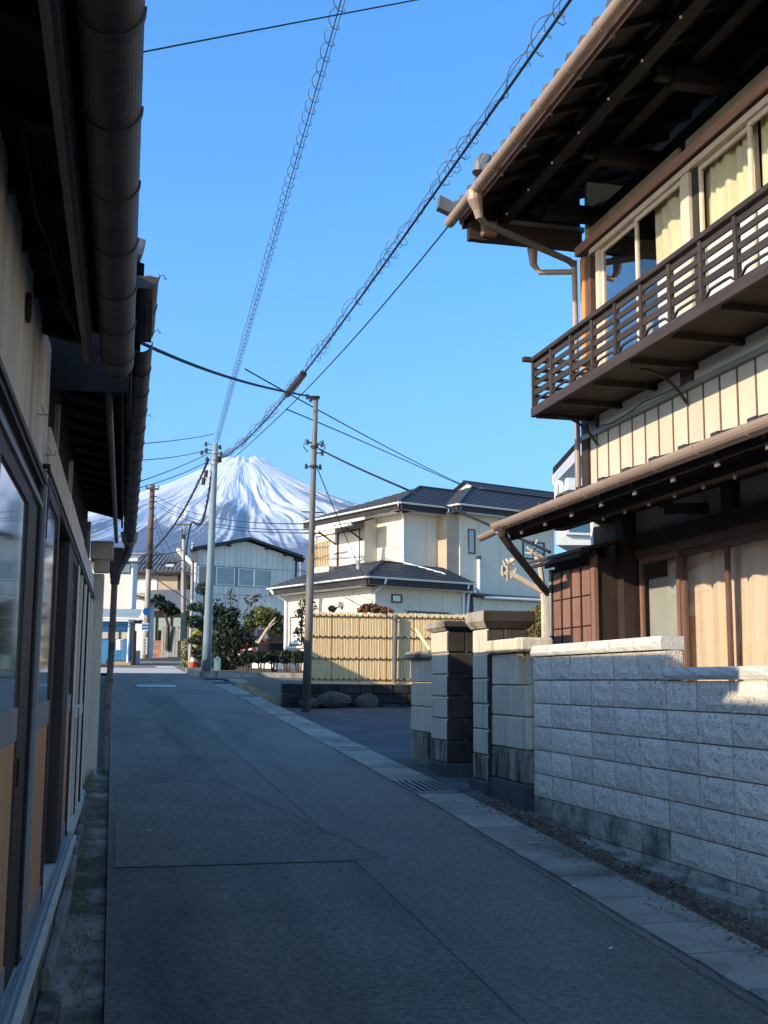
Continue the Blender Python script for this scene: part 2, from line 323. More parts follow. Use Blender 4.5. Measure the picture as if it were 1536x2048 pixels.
M['pole_galv'] = mat('pale_blue_pole', (.15, .2, .23, 1), (.2, .26, .29, 1), 1.5, .5, .05)  # base colour made bluer and darker to stand in for shade on the pole
M['pole_conc'] = mat('concrete_pole', (.32, .29, .26, 1), (.42, .385, .34, 1), 1.5, .85, .2, dirt=(.16, .13, .11, 1), dsc=1, dstretch=(3, 3, .3))
M['pole_wood'] = mat('brown_pole', (.09, .06, .045, 1), (.15, .1, .075, 1), 2, .85, .2)
M['cable'] = mat('black_cable', (.012, .012, .014, 1), None, 3, .6, 0)
M['spiral'] = mat('grey_spiral_wire', (.1, .1, .11, 1), None, 3, .45, 0, metal=.3)
M['insul'] = mat('insulator', (.03, .025, .02, 1), None, 3, .4, 0)
M['blue'] = mat('blue_paint', (.04, .17, .34, 1), (.06, .23, .42, 1), 2, .65, .15, 30, dirt=(.12, .18, .22, 1), dsc=2, dlo=.6, dhi=.75, rnd=.12)
M['bluegreen'] = mat('pale_green_roof', (.24, .29, .28, 1), (.32, .37, .36, 1), 2, .6, .1)
M['tan'] = mat('tan_wall', (.36, .27, .19, 1), (.45, .345, .25, 1), 1.5, .85, .15, dirt=(.25, .18, .12, 1), dsc=.8)
M['brownwall'] = mat('brown_wall', (.16, .11, .08, 1), (.22, .155, .11, 1), 1.5, .85, .15)
M['brick'] = mat('brick_red', (.28, .13, .08, 1), (.36, .18, .12, 1), 6, .85, .2, rnd=.25)
M['rust'] = mat('rust_red_pipe', (.4, .1, .05, 1), (.5, .14, .07, 1), 4, .6, .1)
M['cone'] = mat('orange_cone', (.75, .1, .03, 1), (.8, .14, .05, 1), 4, .55, .05)
M['redpaint'] = mat('red_car_paint', (.3, .012, .015, 1), None, 3, .25, 0, spec=.6)
M['darkpaint'] = mat('navy_car_paint', (.02, .025, .035, 1), None, 3, .25, 0, spec=.6)
M['tyre'] = mat('tyre_rubber', (.015, .015, .015, 1), None, 3, .9, 0)
M['teal'] = mat('teal_cabinet', (.09, .19, .2, 1), (.12, .23, .24, 1), 3, .6, .05)
M['signblue'] = mat('blue_sign', (.02, .16, .55, 1), None, 3, .5, 0)
M['linewhite'] = mat('worn_white_line', (.45, .45, .44, 1), (.62, .62, .6, 1), 8, .8, .2, 60, dirt=(.12, .12, .12, 1), dsc=6, dlo=.55, dhi=.7)
M['bark'] = mat('bark', (.06, .045, .034, 1), (.12, .09, .07, 1), 8, .95, .8, 30, stretch=(3, 3, .7))
M['palebark'] = mat('pale_bark', (.42, .34, .25, 1), (.6, .5, .38, 1), 8, .9, .6, 30)
M['pine'] = mat('pine_needles', (.012, .022, .013, 1), (.028, .045, .022, 1), 3, .8, 0)
M['shrub'] = mat('dark_leaves', (.012, .022, .012, 1), (.03, .046, .022, 1), 3, .7, 0, dirt=(.06, .05, .025, 1), dsc=5, dlo=.62, dhi=.75)
M['yellowgreen'] = mat('yellow_green_needles', (.07, .09, .025, 1), (.15, .155, .045, 1), 3, .8, 0)
M['yellow'] = mat('yellow_leaves', (.42, .36, .03, 1), (.55, .5, .07, 1), 4, .7, 0)
M['olive'] = mat('olive_clipped_leaves', (.14, .115, .035, 1), (.26, .215, .08, 1), 12, .8, 0)
M['mixleaf'] = mat('pale_garden_leaves', (.1, .13, .04, 1), (.3, .3, .14, 1), 3, .75, 0)
M['redleaf'] = mat('reddish_leaves', (.3, .09, .06, 1), (.14, .12, .05, 1), 6, .75, 0)
M['dryleaf'] = mat('dry_leaves', (.13, .07, .035, 1), (.27, .17, .09, 1), 14, .85, 0)
M['pebble'] = mat('pale_pebbles', (.2, .19, .175, 1), (.4, .38, .35, 1), 20, .85, .1)
M['pale_paving'] = mat('pale_paving', (.42, .39, .34, 1), (.52, .49, .43, 1), 1.5, .9, .3, 40, dirt=(.3, .27, .23, 1), dsc=1)
M['drygrass'] = mat('dry_grass', (.34, .25, .13, 1), (.46, .35, .19, 1), 8, .9, 0)
M['soil'] = mat('soil', (.09, .075, .055, 1), (.17, .14, .1, 1), 5, .95, .5, 25)
M['forest'] = mat('far_land', (.03, .035, .025, 1), (.06, .06, .04, 1), .01, .95, 0)
M['blackwood'] = mat('black_lattice', (.03, .022, .018, 1), None, 3, .8, 0)

# ------------------------------------------------------------------ ground, road, mountain
def strip(name, m, xf0, xf1, y0, y1, dz=0.0, step=.6, nx=1, kind='structure', parent=None, zf=None, label=None):
    n = max(2, int((y1 - y0) / step) + 1); P = []
    for i in range(n):
        y = y0 + (y1 - y0) * i / (n - 1); a = xf0(y) if callable(xf0) else xf0; b = xf1(y) if callable(xf1) else xf1
        P.append([(a + (b - a) * j / nx, y, gz(y) + dz + (zf(a + (b - a) * j / nx, y) if zf else 0)) for j in range(nx + 1)])
    return MB().grid(P).done(name, m, parent, kind=kind, label=label)
ys = list(np.arange(-60, 100, 1.5)) + [100, 110, 120, 140, 170, 200, 260, 340, 450, 600, 800, 1100, 1600, 2300, 3200, 4500, 6500, 9000, 12000, 16000]
xs = [-16000, -4000, -1000, -250, -90, -40, -15, -5, 0, 5, 15, 40, 90, 250, 1000, 4000, 16000]
MB().grid([[(x, y, gz(y) - .13) for x in xs] for y in ys]).done('ground', M['ground'], None, kind='structure')
S_IN = 2.975                                        # road edge along the drain strip
def roadL(y): return .03 + .012 * y if y < 34 else .44 + max(0, y - 40) * .03
def roadR(y): return S_IN if y < 30 else float(np.interp(y, [30, 37, 40, 60, 85, 140], [S_IN, 2.95, 2.95, 4.3, 6.2, 11]))
strip('road', M['asphalt'], roadL, roadR, -12, 120, 0, .6, 4)
# the newer band of asphalt along the drain, and the older trench patch beside it: thin sheets on the road
band = strip('asphalt_band', M['asphalt_new'], lambda y: 1.78 - .012 * (y - 8), lambda y: S_IN, -10, 34, .004, .5)
old = strip('asphalt_patch', M['asphalt_old'], lambda y: roadL(y) + .05, lambda y: float(np.interp(y, [7.6, 11.6], [2.05, 1.25])), 8.1, 11.9, .0055, .5)
def crack(pts, w, seed, dz=.0125):
    r = random.Random(seed); P = []
    for a, b in zip(pts[:-1], pts[1:]):
        n = max(2, int(math.hypot(b[0] - a[0], b[1] - a[1]) / .09))
        for i in range(n):
            t = i / n; P.append((a[0] + (b[0] - a[0]) * t + r.uniform(-.014, .014), a[1] + (b[1] - a[1]) * t + r.uniform(-.014, .014)))
    P.append(pts[-1]); rows = []
    for i, p in enumerate(P):
        q = P[min(i + 1, len(P) - 1)]; o = P[max(i - 1, 0)]; d = (q[0] - o[0], q[1] - o[1]); L = math.hypot(*d) + 1e-9
        ww = w * r.uniform(.25, 1.1); nx_, ny_ = -d[1] / L * ww, d[0] / L * ww
        rows.append([(p[0] + nx_, p[1] + ny_, gz(p[1] + ny_) + dz), (p[0] - nx_, p[1] - ny_, gz(p[1] - ny_) + dz)])
    return MB().grid(rows).done('road_crack', M['crack'], None, kind='structure')
crack([(.9, 8.1), (1.5, 8.09), (2.0, 8.12)], .002, 1)
crack([(2.0, 8.12), (1.6, 10.0), (1.28, 11.9)], .005, 2)
crack([(.35, 11.9), (.9, 11.87), (1.28, 11.92)], .006, 3)
crack([(1.28, 11.9), (1.15, 15), (.95, 19.5)], .004, 4)
crack([(S_IN - .07, -1), (S_IN - .09, 6), (S_IN - .06, 9)], .004, 5)
crack([(S_IN - .02, 2), (S_IN - .015, 9), (S_IN - .01, 18), (S_IN - .02, 30)], .005, 6)
# worn white marks
for x0, x1, y0, y1 in ((1.0, 1.95, 29.2, 30.3), (2.2, 2.9, 44, 46.5)):
    strip('road_marking', M['linewhite'], x0, x1, y0, y1, .013, .4)
strip('cross_street', M['pale_paving'], -12, 2.86, 37.6, 43.6, .012, .5, 6)
# left side: mossy strip between the road and the shop
strip('verge', M['moss'], -.62, lambda y: roadL(y) - .004, -10, 13.6, -.05, .25, 6, zf=lambda x, y: .012 * math.sin(x * 23 + y * 3.1) * math.sin(y * 5.7))
strip('verge', M['ground'], -14, lambda y: roadL(y) - .004, 13.6, 100, -.06, 1.2, 3)

# drain channel of concrete covers along the right of the road
S_OUT = 3.44
drain = thing('drain_channel', 'row of concrete drain covers along the right edge of the road', 'drain', (3.2, 8, gz(8)), kind='structure')
del drain['category']
strip('channel_bed', M['crack'], S_IN + .004, S_OUT, -4, 34, -.035, .6, parent=drain, kind=None)
y = -3.0; k = 0
grate_at = [(11.05, 11.95), (25.2, 26.2)]
while y < 33:
    L = .58; g = [a for a in grate_at if a[0] - .02 < y + .3 < a[1] - .02]
    if g:
        a, b = g[0]; gr = MB()
        for i in range(7):
            xx = S_IN + .03 + i * (S_OUT - S_IN - .06) / 6
            gr.prism([(xx - .006, a + .02, gz(a) - .03), (xx + .006, a + .02, gz(a) - .03), (xx + .006, a + .02, gz(a) + .006), (xx - .006, a + .02, gz(a) + .006)], (0, b - a - .04, gz(b) - gz(a)))
        for yy in (a + .01, b - .03):
            gr.prism([(S_IN + .012, yy, gz(yy) - .03), (S_OUT - .012, yy, gz(yy) - .03), (S_OUT - .012, yy, gz(yy) + .008), (S_IN + .012, yy, gz(yy) + .008)], (0, .02, 0))
        gr.done('grating', M['metal'], drain); y = b + .005; continue
    tilt = rng.uniform(-.004, .004); mb = MB(); a, b = y + rng.uniform(.005, .012), y + L - rng.uniform(.005, .012)
    v0 = [(S_IN + .012, a, gz(a) - .07), (S_OUT - .008, a, gz(a) - .07), (S_OUT - .008, a, gz(a) + .006 + tilt), (S_IN + .012, a, gz(a) + .006 - tilt)]
    mb.prism(v0, (0, b - a, gz(b) - gz(a))).done('drain_cover', M['concrete'], drain); y += L; k += 1

# ground to the right of the drain: lot and approach
strip('yard', M['lot'], S_OUT, 16, 13.9, 24, -.012, .5, 8, zf=lambda x, y: .015 * math.sin(x * 2.3 + y))
strip('yard', M['plinth'], S_OUT, 9, 11.2, 13.9, -.012, .5, 4)
strip('yard', M['soil'], S_OUT, 3.9, -4, 11.2, -.02, .3, 3, zf=lambda x, y: .03 * max(0, (x - 3.5)) * (1 + math.sin(y * 4.1)))
strip('yard', M['ground'], 3.9, 20, -4, 11.2, -.0, .8, 2)
strip('yard', M['drygrass'], lambda y: S_OUT + .02 if y < 30 else S_OUT + (y - 30) * .02, lambda y: 4.6, 24, 31.5, -.008, .5, 4, zf=lambda x, y: .03 * math.sin(x * 5 + y * 2))
strip('yard', M['concrete'], S_OUT + .2, 6.5, 31.5, 34.2, .004, .5, 2)
strip('yard', M['ground'], roadR, 60, 34.2, 100, -.01, 1.2, 4)

# snow mountain: a concave cone seen as a height field round its summit
def mountain():
    D0 = 14000.0; c = EYE + ray(474, 1361) / np.linalg.norm(ray(474, 1361)[:2]) * D0
    H = 2570.0; r0 = 4250.0; base = 60.0; R0 = 250.0
    nr, na = 300, 760; P = np.zeros((nr, na, 3)); snow = np.zeros((nr, na))
    rr = np.concatenate([np.linspace(0, R0, 10), R0 + np.linspace(0, 1, nr - 9)[1:] ** 1.5 * 8200])
    ang = np.linspace(math.pi * .95, math.pi * 2.12, na)          # the half that faces the town
    def n2(x, y, s):                                      # smooth value noise on a lattice
        r = np.random.default_rng(s); k = r.normal(size=(97, 61)); i = np.floor(x).astype(int); j = np.floor(y).astype(int); u = x - i; w = y - j
        u = u * u * (3 - 2 * u); w = w * w * (3 - 2 * w); g = lambda a, b: k[a % 97, b % 61]
        return (g(i, j) * (1 - u) + g(i + 1, j) * u) * (1 - w) + (g(i, j + 1) * (1 - u) + g(i + 1, j + 1) * u) * w
    A, Rr = np.meshgrid(ang, rr); L = np.log(np.maximum(Rr, 120) / 120)
    h = np.where(Rr > R0, H * np.exp(-(Rr - R0) / r0), H - 40 * (1 - Rr / R0))
    grow = np.clip((Rr - R0) / 1700, 0, 1); wz = n2(A * 5, L * 1.6, 11) * .03 + n2(A * 14, L * 4, 12) * .012
    T = A + wz * grow
    ridge = lambda f, g_, s: .55 - np.abs(n2(T * f, L * g_, s))
    rel = n2(T * 6, L * 1.3, 1) * 70 + ridge(13, 1.6, 2) * 80 + ridge(31, 2.4, 3) * 30 + ridge(70, 4, 4) * 15 + n2(T * 150, L * 24, 5) * 4
    edge = np.exp(-((Rr - R0) / 130) ** 2) * (n2(A * 9, L * 0, 9) * 14 + 34 * np.exp(-((A - math.pi * 1.5 - .5) / .22) ** 2) - 12 * np.exp(-((A - math.pi * 1.5 - .1) / .3) ** 2))
    z = base + h + rel * grow * .55 + edge
    P[..., 0] = c[0] + Rr * np.cos(A); P[..., 1] = c[1] + Rr * np.sin(A); P[..., 2] = z
    # snow: full on the upper cone, broken into downhill streaks lower and on the wind-scoured right flank
    side = np.clip((A - math.pi * 1.5 - .15) / .35, 0, 1)
    st = n2(T * 34, L * 1.8, 6) * .3 + n2(T * 90, L * 3, 7) * .3 + n2(T * 210, L * 6, 8) * .2 + n2(T * 420, L * 16, 21) * .14 + n2(T * 9, L * 3, 10) * .22
    snow = np.clip(.78 + (1950 - 700 * side - Rr) / 1900 + st * (.1 + .9 * np.clip(Rr / 2400, 0, 1) + .35 * side * grow) - .16 * side * grow + .25 * np.exp(-((Rr - R0) / 500) ** 2), 0, 1)
    me = bpy.data.meshes.new('mountain'); o = np.array([c[0], c[1], 0]); idx = np.arange(nr * na).reshape(nr, na)
    f = np.stack([idx[:-1, :-1], idx[1:, :-1], idx[1:, 1:], idx[:-1, 1:]], -1).reshape(-1, 4)
    me.from_pydata((P.reshape(-1, 3) - o).tolist(), [], f.tolist())
    at = me.attributes.new('snow', 'FLOAT', 'POINT'); at.data.foreach_set('value', snow.reshape(-1))
    me.polygons.foreach_set('use_smooth', [True] * len(me.polygons))
    m = bpy.data.materials.new('snowy_rock'); m.use_nodes = True; n = m.node_tree.nodes; l = m.node_tree.links
    a = n.new('ShaderNodeAttribute'); a.attribute_name = 'snow'
    mr = n.new('ShaderNodeMapRange'); mr.inputs['From Min'].default_value = .2; mr.inputs['From Max'].default_value = .75
    l.new(a.outputs['Fac'], mr.inputs[0]); mx = n.new('ShaderNodeMix'); mx.data_type = 'RGBA'; l.new(mr.outputs[0], mx.inputs['Factor'])
    mx.inputs['A'].default_value = (.09, .1, .125, 1); mx.inputs['B'].default_value = (.8, .81, .83, 1)
    p = n['Principled BSDF']; p.inputs['Roughness'].default_value = .8; l.new(mx.outputs['Result'], p.inputs['Base Color'])
    me.materials.append(m); ob = bpy.data.objects.new('mountain', me); link(ob, None, Matrix.Translation(o)); tag(ob, None, None, None, 'structure')
mountain()
# ------------------------------------------------------------------ wooden shop on the left
PHI = RAD(1.3286)
LF = Matrix.Rotation(-PHI, 4, 'Z')                   # shop frame: u across, v along the front, z up
shop = thing('wooden_shop', 'old dark timber shop with frosted sliding doors and long eaves on the left', 'shop', tuple(LF @ Vector((-2.5, 5, gz(5)))), -PHI)
def SH(name, m, mb, parent=shop, **k): return mb.done(name, m, parent, LF, **k)
VN, VF = -7.0, 13.2
# carcass
SH('wall', M['interior'], MB().box(-6, -.62, VN, VF, -.6, 3.05))
SH('wall', M['shade_wood'], MB().box(-.60, -.47, VN, VF, 2.6, 3.0)); SH('end_wall', M['dwood_v'], MB().box(-5.8, -.03, 5.26, 5.3, 3.0, 3.54).box(-.04, -.02, 5.301, 6.6, 3.12, 3.54))  # end wall and board added to stop sun slipping under the far roof
SH('wall', M['shade_wood'], MB().box(-.60, -.455, 5.25, VF, 3.003, 3.6))
SH('end_wall', M['greyboard'], MB().box(-6, -.42, VF + .002, VF + .06, .3, 3.45))
SH('foundation', M['concrete_old'], MB().box(-.6, -.315, VN, 13.2, -.6, .615))
SH('sill', M['greyboard'], MB().box(-.42, -.285, 2.2, 8.7, .618, .655)); SH('sill_track', M['rail'], MB().box(-.34, -.33, 2.2, 8.7, .655, .672)); SH('sill_track', M['metal'], MB().box(-.312, -.304, 2.2, 8.7, .655, .668))
SH('sill', M['greyboard'], MB().box(-.42, -.315, 8.703, 13.2, .62, .68))
st = MB()
for a, b, h in ((2.0, 3.6, .40), (3.6, 4.7, .36), (4.7, 5.6, .33)): st.cbox(-.312, -.215, a + .003, b - .003, .0, gz(a) + h - .16 - .02 * a, b=.012)
SH('stone_step', M['concrete_old'], st)
for a, b in ((5.6, 6.6), (6.6, 7.6), (7.6, 8.4), (8.4, 9.3), (9.3, 10.3), (10.3, 11.6), (11.6, 13.1)):
    SH('kerb_stone', M['concrete_old'], MB().cbox(-.313, -.255 - rng.uniform(0, .02), a + .004, b - .004, gz(a) - .2, min(.6, gz(a) + rng.uniform(.08, .14)), b=.012))
# sliding doors: frame > rail, pane, lower panel
DOORS = [(2.25, 3.3, -.372, 2.40), (3.3, 4.44, -.372, 2.40), (5.02, 6.08, -.362, 2.56), (6.08, 7.36, -.43, 2.56), (7.9, 8.62, -.372, 2.56)]
for i, (a, b, uo, zt_) in enumerate(DOORS):
    w = (.075, .11, .12, .07, .05)[i]; t = .034
    mk = lambda *c: SH('stile', M['stile'], MB().box(*c), d)
    d = SH('sliding_door', M['stile'], MB().box(uo - t / 2 + .001, uo + t / 2 - .001, a + .05, b - w, zt_ - .055, zt_))
    mk(uo - t / 2, uo + t / 2, a, a + .05, .675, zt_); mk(uo - t / 2, uo + t / 2, b - w, b, .675, zt_)
    SH('rail', M['rail'], MB().box(uo - t / 2 + .002, uo + t / 2 - .002, a + .05, b - w, 1.51, 1.625), d)
    SH('rail', M['rail'], MB().box(uo - t / 2 + .002, uo + t / 2 - .002, a + .05, b - w, .677, .76), d)
    SH('pane', M['frost'], MB().box(uo + .004, uo + .008, a + .05, b - w, 1.625, zt_ - .055), d)
    SH('lower_panel', M['plywood'], MB().box(uo + .002, uo + .008, a + .05, b - w, .76, 1.51), d)
    if i == 1: SH('handle', M['darktrim'], MB().cbox(uo + t / 2, uo + t / 2 + .008, b - .07, b - .03, 1.35, 1.45, b=.003), d)
SH('post', M['stile'], MB().box(-.42, -.36, 4.45, 4.80, .66, 2.42)); SH('post', M['dwood_v'], MB().box(-.42, -.35, 4.80, 4.90, .66, 2.5)); SH('post', M['rail'], MB().box(-.40, -.338, 4.905, 5.01, .66, 2.56))
SH('post', M['stile'], MB().box(-.44, -.355, 7.37, 7.88, .66, 2.58)); SH('post', M['dwood_v'], MB().box(-.44, -.35, 8.63, 8.70, .66, 2.6))
SH('mullion', M['rail'], MB().box(-.42, -.395, 6.7, 6.75, 1.63, 2.5))
# door heads: near bay lower, far bay higher
SH('door_head', M['rail'], MB().box(-.40, -.345, VN, 4.88, 2.403, 2.425)); SH('door_head', M['stile'], MB().box(-.42, -.352, VN, 4.88, 2.427, 2.447))
SH('transom_glass', M['frost'], MB().box(-.40, -.366, VN, 4.88, 2.447, 2.487)); SH('door_head', M['stile'], MB().box(-.42, -.345, VN, 4.95, 2.488, 2.505)); SH('door_head', M['fascia'], MB().box(-.42, -.335, VN, 4.98, 2.507, 2.528))
SH('door_head', M['dwood'], MB().box(-.42, -.35, 5.02, 13.0, 2.56, 2.582)); SH('door_head', M['rail'], MB().box(-.42, -.345, 5.02, 13.0, 2.583, 2.593)); SH('door_head', M['dwood'], MB().box(-.42, -.338, 5.02, 13.1, 2.594, 2.608))
SH('head_end', M['dwood_v'], MB().prism([(-.335, 4.99, 2.3), (-.335, 5.03, 2.3), (-.335, 5.05, 2.62), (-.335, 5.0, 2.56)], (-.07, 0, 0)))
# storm shutters beyond the doors
v = 8.72; k = 0
while v < 13.05:
    w = [.36, .2, .42, .26, .3][k % 5]
    SH('shutter_board', M['greyboard'], MB().cbox(-.385 - .012 * (k % 3), -.35 - .016 * (k % 3), v, v + w - .014, .683, 2.555, b=.005)); v += w; k += 1
SH('shutter_rail', M['greyboard'], MB().box(-.35, -.332, 8.74, 10.4, 1.45, 1.53))
SH('latch', M['metal'], MB().cbox(-.331, -.318, 9.2, 9.32, 1.46, 1.52, b=.004))
SH('post', M['dwood_v'], MB().box(-.37, -.335, 10.75, 10.8, .68, 2.55)); SH('post', M['dwood_v'], MB().box(-.37, -.34, 9.75, 9.79, .68, 2.55))
# boards above the doors
v = 1.2; k = 0
while v < 5.1:
    w = .125
    SH('plank', M['greyboard'], MB().cbox(-.385, -.367 + .003 * (k % 2), v, v + w - .007, 2.53, 3.16, b=.004)); v += w; k += 1
SH('header_board', M['greyboard'], MB().cbox(-.38, -.352, 5.22, 7.1, 2.61, 2.815, b=.004))
SH('header_board', M['greyboard'], MB().cbox(-.38, -.350, 7.106, 9.6, 2.61, 2.82, b=.004)); SH('header_board', M['greyboard'], MB().cbox(-.38, -.354, 9.606, 12.9, 2.61, 2.815, b=.004))
for v in (6.9, 8.7): SH('post', M['greyboard'], MB().box(-.45, -.42, v, v + .03, 2.82, 3.3))
SH('end_post', M['greyboard'], MB().cbox(-.38, -.25, 13.0, 13.19, .6, 2.86, b=.006))
SH('beam_end', M['greyboard'], MB().cbox(-.40, -.16, 12.85, 13.1, 3.0, 3.2, b=.008).cbox(-.36, -.2, 12.9, 13.08, 2.87, 2.998, b=.008))
# hooks, ring and cables on the boards
for v, z in ((4.55, 2.72), (5.06, 2.66)):
    SH('hook', M['metal'], MB().tube([(-.36, v, z), (-.32, v, z), (-.318, v, z + .018)], .003, 5).tube([(-.34, v - .05, z + .02), (-.34, v + .06, z + .022)], .003, 5))
ring = [(-.355, 3.92 + .045 * math.cos(t), 2.94 + .045 * math.sin(t)) for t in np.linspace(0, 2 * math.pi, 18)]
SH('ring', M['darktrim'], MB().tube(ring, .008, 6))
SH('cable', M['cable'], MB().tube([(-.3, 2.9, 3.1), (-.29, 3.3, 3.02), (-.27, 3.6, 3.04), (-.25, 4.1, 3.0), (-.22, 4.6, 3.04)], .006, 6))
SH('cable', M['cable'], MB().tube([(-.27, 3.1, 3.1), (-.26, 3.5, 3.06), (-.25, 4.0, 3.03), (-.22, 4.55, 3.05)], .006, 6))
# near roof (lower) and far roof (higher)
def roof(v0, v1, z0, slope, u0=.0, ul=-6.4, th=.05):
    return MB().prism([(u0, v0, z0), (u0, v0, z0 + th), (ul, v0, z0 + th - slope * (ul - u0)), (ul, v0, z0 - slope * (ul - u0))], (0, v1 - v0, 0))
SH('roof', M['shade_wood'], MB().prism([(-.01, VN, 3.075), (-.01, VN, 3.125), (-3.0, VN, 4.71), (-6.2, VN, 3.2), (-6.2, VN, 3.1), (-3.0, VN, 4.62)], (0, 4.75 - VN, 0)))  # unseen steep slope and ridge shaped to set the shadow edge on the block wall
SH('gable_wall', M['dwood_v'], MB().prism([(-.7, 4.66, 3.0), (-.7, 4.66, 3.4), (-3.0, 4.66, 4.6), (-6, 4.66, 3.15), (-6, 4.66, 3.0)], (0, .05, 0)))
SH('roof', M['shade_wood'], roof(5.25, 13.45, 3.55, .24, .02))
SH('soffit', M['shade_wood'], MB().prism([(-.06, VN, 3.06), (-.06, VN, 3.07), (-.8, VN, 3.245), (-.8, VN, 3.235)], (0, 4.65 - VN, 0)))
for v in np.arange(1.4, 4.7, .46): SH('rafter', M['shade_wood'], MB().prism([(-.2, v, 3.03), (-.2, v, 3.09), (-.8, v, 3.235), (-.8, v, 3.175)], (0, .05, 0)))
for v in np.arange(4.9, 13.2, .46): SH('rafter', M['shade_wood'], MB().prism([(-.09, v, 3.48), (-.09, v, 3.54), (-.8, v, 3.71), (-.8, v, 3.65)], (0, .05, 0)))
SH('fascia', M['fascia'], MB().box(-.205, -.185, VN, 4.72, 2.98, 3.09).box(-.184, -.17, VN, 4.7, 3.0, 3.09))
SH('fascia', M['shade_wood'], MB().box(-.095, -.075, 4.95, 13.3, 3.4, 3.55))
SH('soffit_edge', M['pipe_grey'], MB().tube([(-.135, 4.9, 3.2), (-.135, 12.9, 3.2)], .02, 8))
g1 = SH('gutter', M['gutter_dark'], MB().sweep(half(.066), (-.076, VN, 3.045), (-.076, 4.93, 3.045), (1, 0, 0), (0, 0, 1)), smooth=False)
disc(m_ := MB(), (-.076, 4.935, 3.02), (0, 1, 0), .05, 10, .012); SH('gutter_end', M['gutter_dark'], m_, g1)
for v in np.arange(1.8, 4.9, .42):
    s = .001; SH('gutter_band', M['gutter_dark'], MB().sweep(half(.071, .005), (-.076, v, 3.047), (-.076, v + .022, 3.047), (1, 0, 0), (0, 0, 1)), g1)
g2 = SH('gutter', M['gutter_dark'], MB().sweep(half(.066), (.02, 5.2, 3.52), (.02, 6.0, 3.51), (1, 0, 0), (0, 0, 1)))
SH('gutter_end', M['gutter_dark'], MB().prism([(.02 + .066 * math.cos(t), 5.194, 3.52 + .066 * math.sin(t)) for t in np.linspace(math.pi, 2 * math.pi, 10)], (0, -.006, 0)), g2)
g3 = SH('gutter', M['gutter_dark'], MB().sweep(half(.064), (.018, 6.06, 3.47), (.0, 13.2, 3.29), (1, 0, 0), (0, 0, 1)))
for v in np.arange(5.15, 6, .43): SH('gutter_band', M['gutter_dark'], MB().sweep(half(.071, .005), (.02, v, 3.52), (.02, v + .022, 3.52), (1, 0, 0), (0, 0, 1)), g2)
for v in np.arange(6.5, 13, .47): SH('gutter_band', M['gutter_dark'], MB().sweep(half(.069, .005), (.018 - .0025 * (v - 6), v, 3.469 - .0252 * (v - 6)), (.018 - .0025 * (v - 6), v + .022, 3.469 - .0252 * (v - 6)), (1, 0, 0), (0, 0, 1)), g3)
for v in (4.75, 5.6, 7.6):
    SH('wire_end', M['metal'], MB().tube([(.075, v + .4, 3.5), (.105, v + .4, 3.52), (.115, v + .42, 3.505), (.12, v + .45, 3.52)], .0025, 4))
SH('gutter_board', M['fascia'], MB().prism([(.03, 5.2, 3.48), (.06, 5.2, 3.48), (.07, 5.8, 3.39), (.04, 5.8, 3.39)], (0, .0, .05)))
# verge of the far roof with its curled end tile
t_ = MB(); t_.tube([(.01, 5.18, 3.63), (-.2, 5.18, 3.68), (-1.4, 5.18, 3.97)], .055, 10); SH('verge_tile', M['tile'], t_)
# outlet head, elbow and downpipe at the far end
SH('outlet', M['gutter_tan'], MB().tube([(.0, 13.25, 3.35), (.0, 13.25, 3.26), (.0, 13.25, 3.2)], [.1, .085, .055], 12))
SH('elbow', M['gutter_dark'], MB().tube([(.0, 13.25, 3.2), (-.02, 13.2, 3.1), (-.12, 13.1, 2.9), (-.14, 13.1, 2.76)], [.05, .05, .05, .05], 10))
SH('hopper', M['gutter_dark'], MB().prism([(-.24, 13.0, 3.15), (-.06, 13.0, 3.15), (-.11, 13.0, 2.76), (-.18, 13.0, 2.76)], (0, .16, 0)))
SH('downpipe', M['pipe_brown'], MB().tube([(-.14, 13.08, 2.8), (-.145, 13.1, 2.0), (-.165, 13.05, 1.2), (-.16, 13.0, .78)], .036, 10))
for z in (2.3, 1.72, 1.2, .95): SH('pipe_clip', M['pipe_grey'], MB().tube([(-.145 - .02 * (z < 1.5), 13.07, z - .014), (-.145 - .02 * (z < 1.5), 13.07, z + .014)], .042, 10))

# neighbour beyond the shop: its low roof throws the shade over the lane and the lot
nb = thing('low_house', 'low grey house behind the timber shop on the left of the lane', 'house', (-4, 25, gz(25)))
box('wall', M['greyboard'], nb, ID, -7, -1.1, 13.9, 35.3, .5, 4.38)
MB().prism([(-.45, 13.7, 4.3), (-.45, 13.7, 4.38), (-4.0, 13.7, 5.1), (-7.6, 13.7, 4.38), (-7.6, 13.7, 4.3), (-4.0, 13.7, 5.02)], (0, 21.9, 0)).done('roof', M['metal_roof'], nb)
for y in (16, 20, 24, 28, 32):
    w_ = box('window', M['frame_brown'], nb, ID, -1.1, -1.05, y, y + 1.8, 2.4, 3.5)
    box('pane', M['frost'], w_, ID, -1.049, -1.044, y + .06, y + .87, 2.46, 3.44); box('pane', M['frost'], w_, ID, -1.049, -1.044, y + .93, y + 1.74, 2.46, 3.44)
# ------------------------------------------------------------------ timber house on the right
HX = 4.8; YC = 11.06
house = thing('timber_house', 'two storey brown timber house with slatted balcony and deep eaves on the right', 'house', (7, 7, gz(7)))
def H(name, m, mb, parent=house, **k): return mb.done(name, m, parent, ID, **k)
YN = -1.0
H('wall', M['interior'], MB().box(5.75, 10.5, YN, YC - .05, .2, 6.6))
H('end_wall', M['plaster'], MB().box(4.86, 10.5, YC - .045, YC + .02, .4, 7.0))
H('floor_beam', M['interior'], MB().box(4.86, 5.75, YN, YC - .05, 3.35, 4.5))
H('wall', M['interior'], MB().box(4.98, 5.75, YN, YC - .05, 6.42, 6.7))
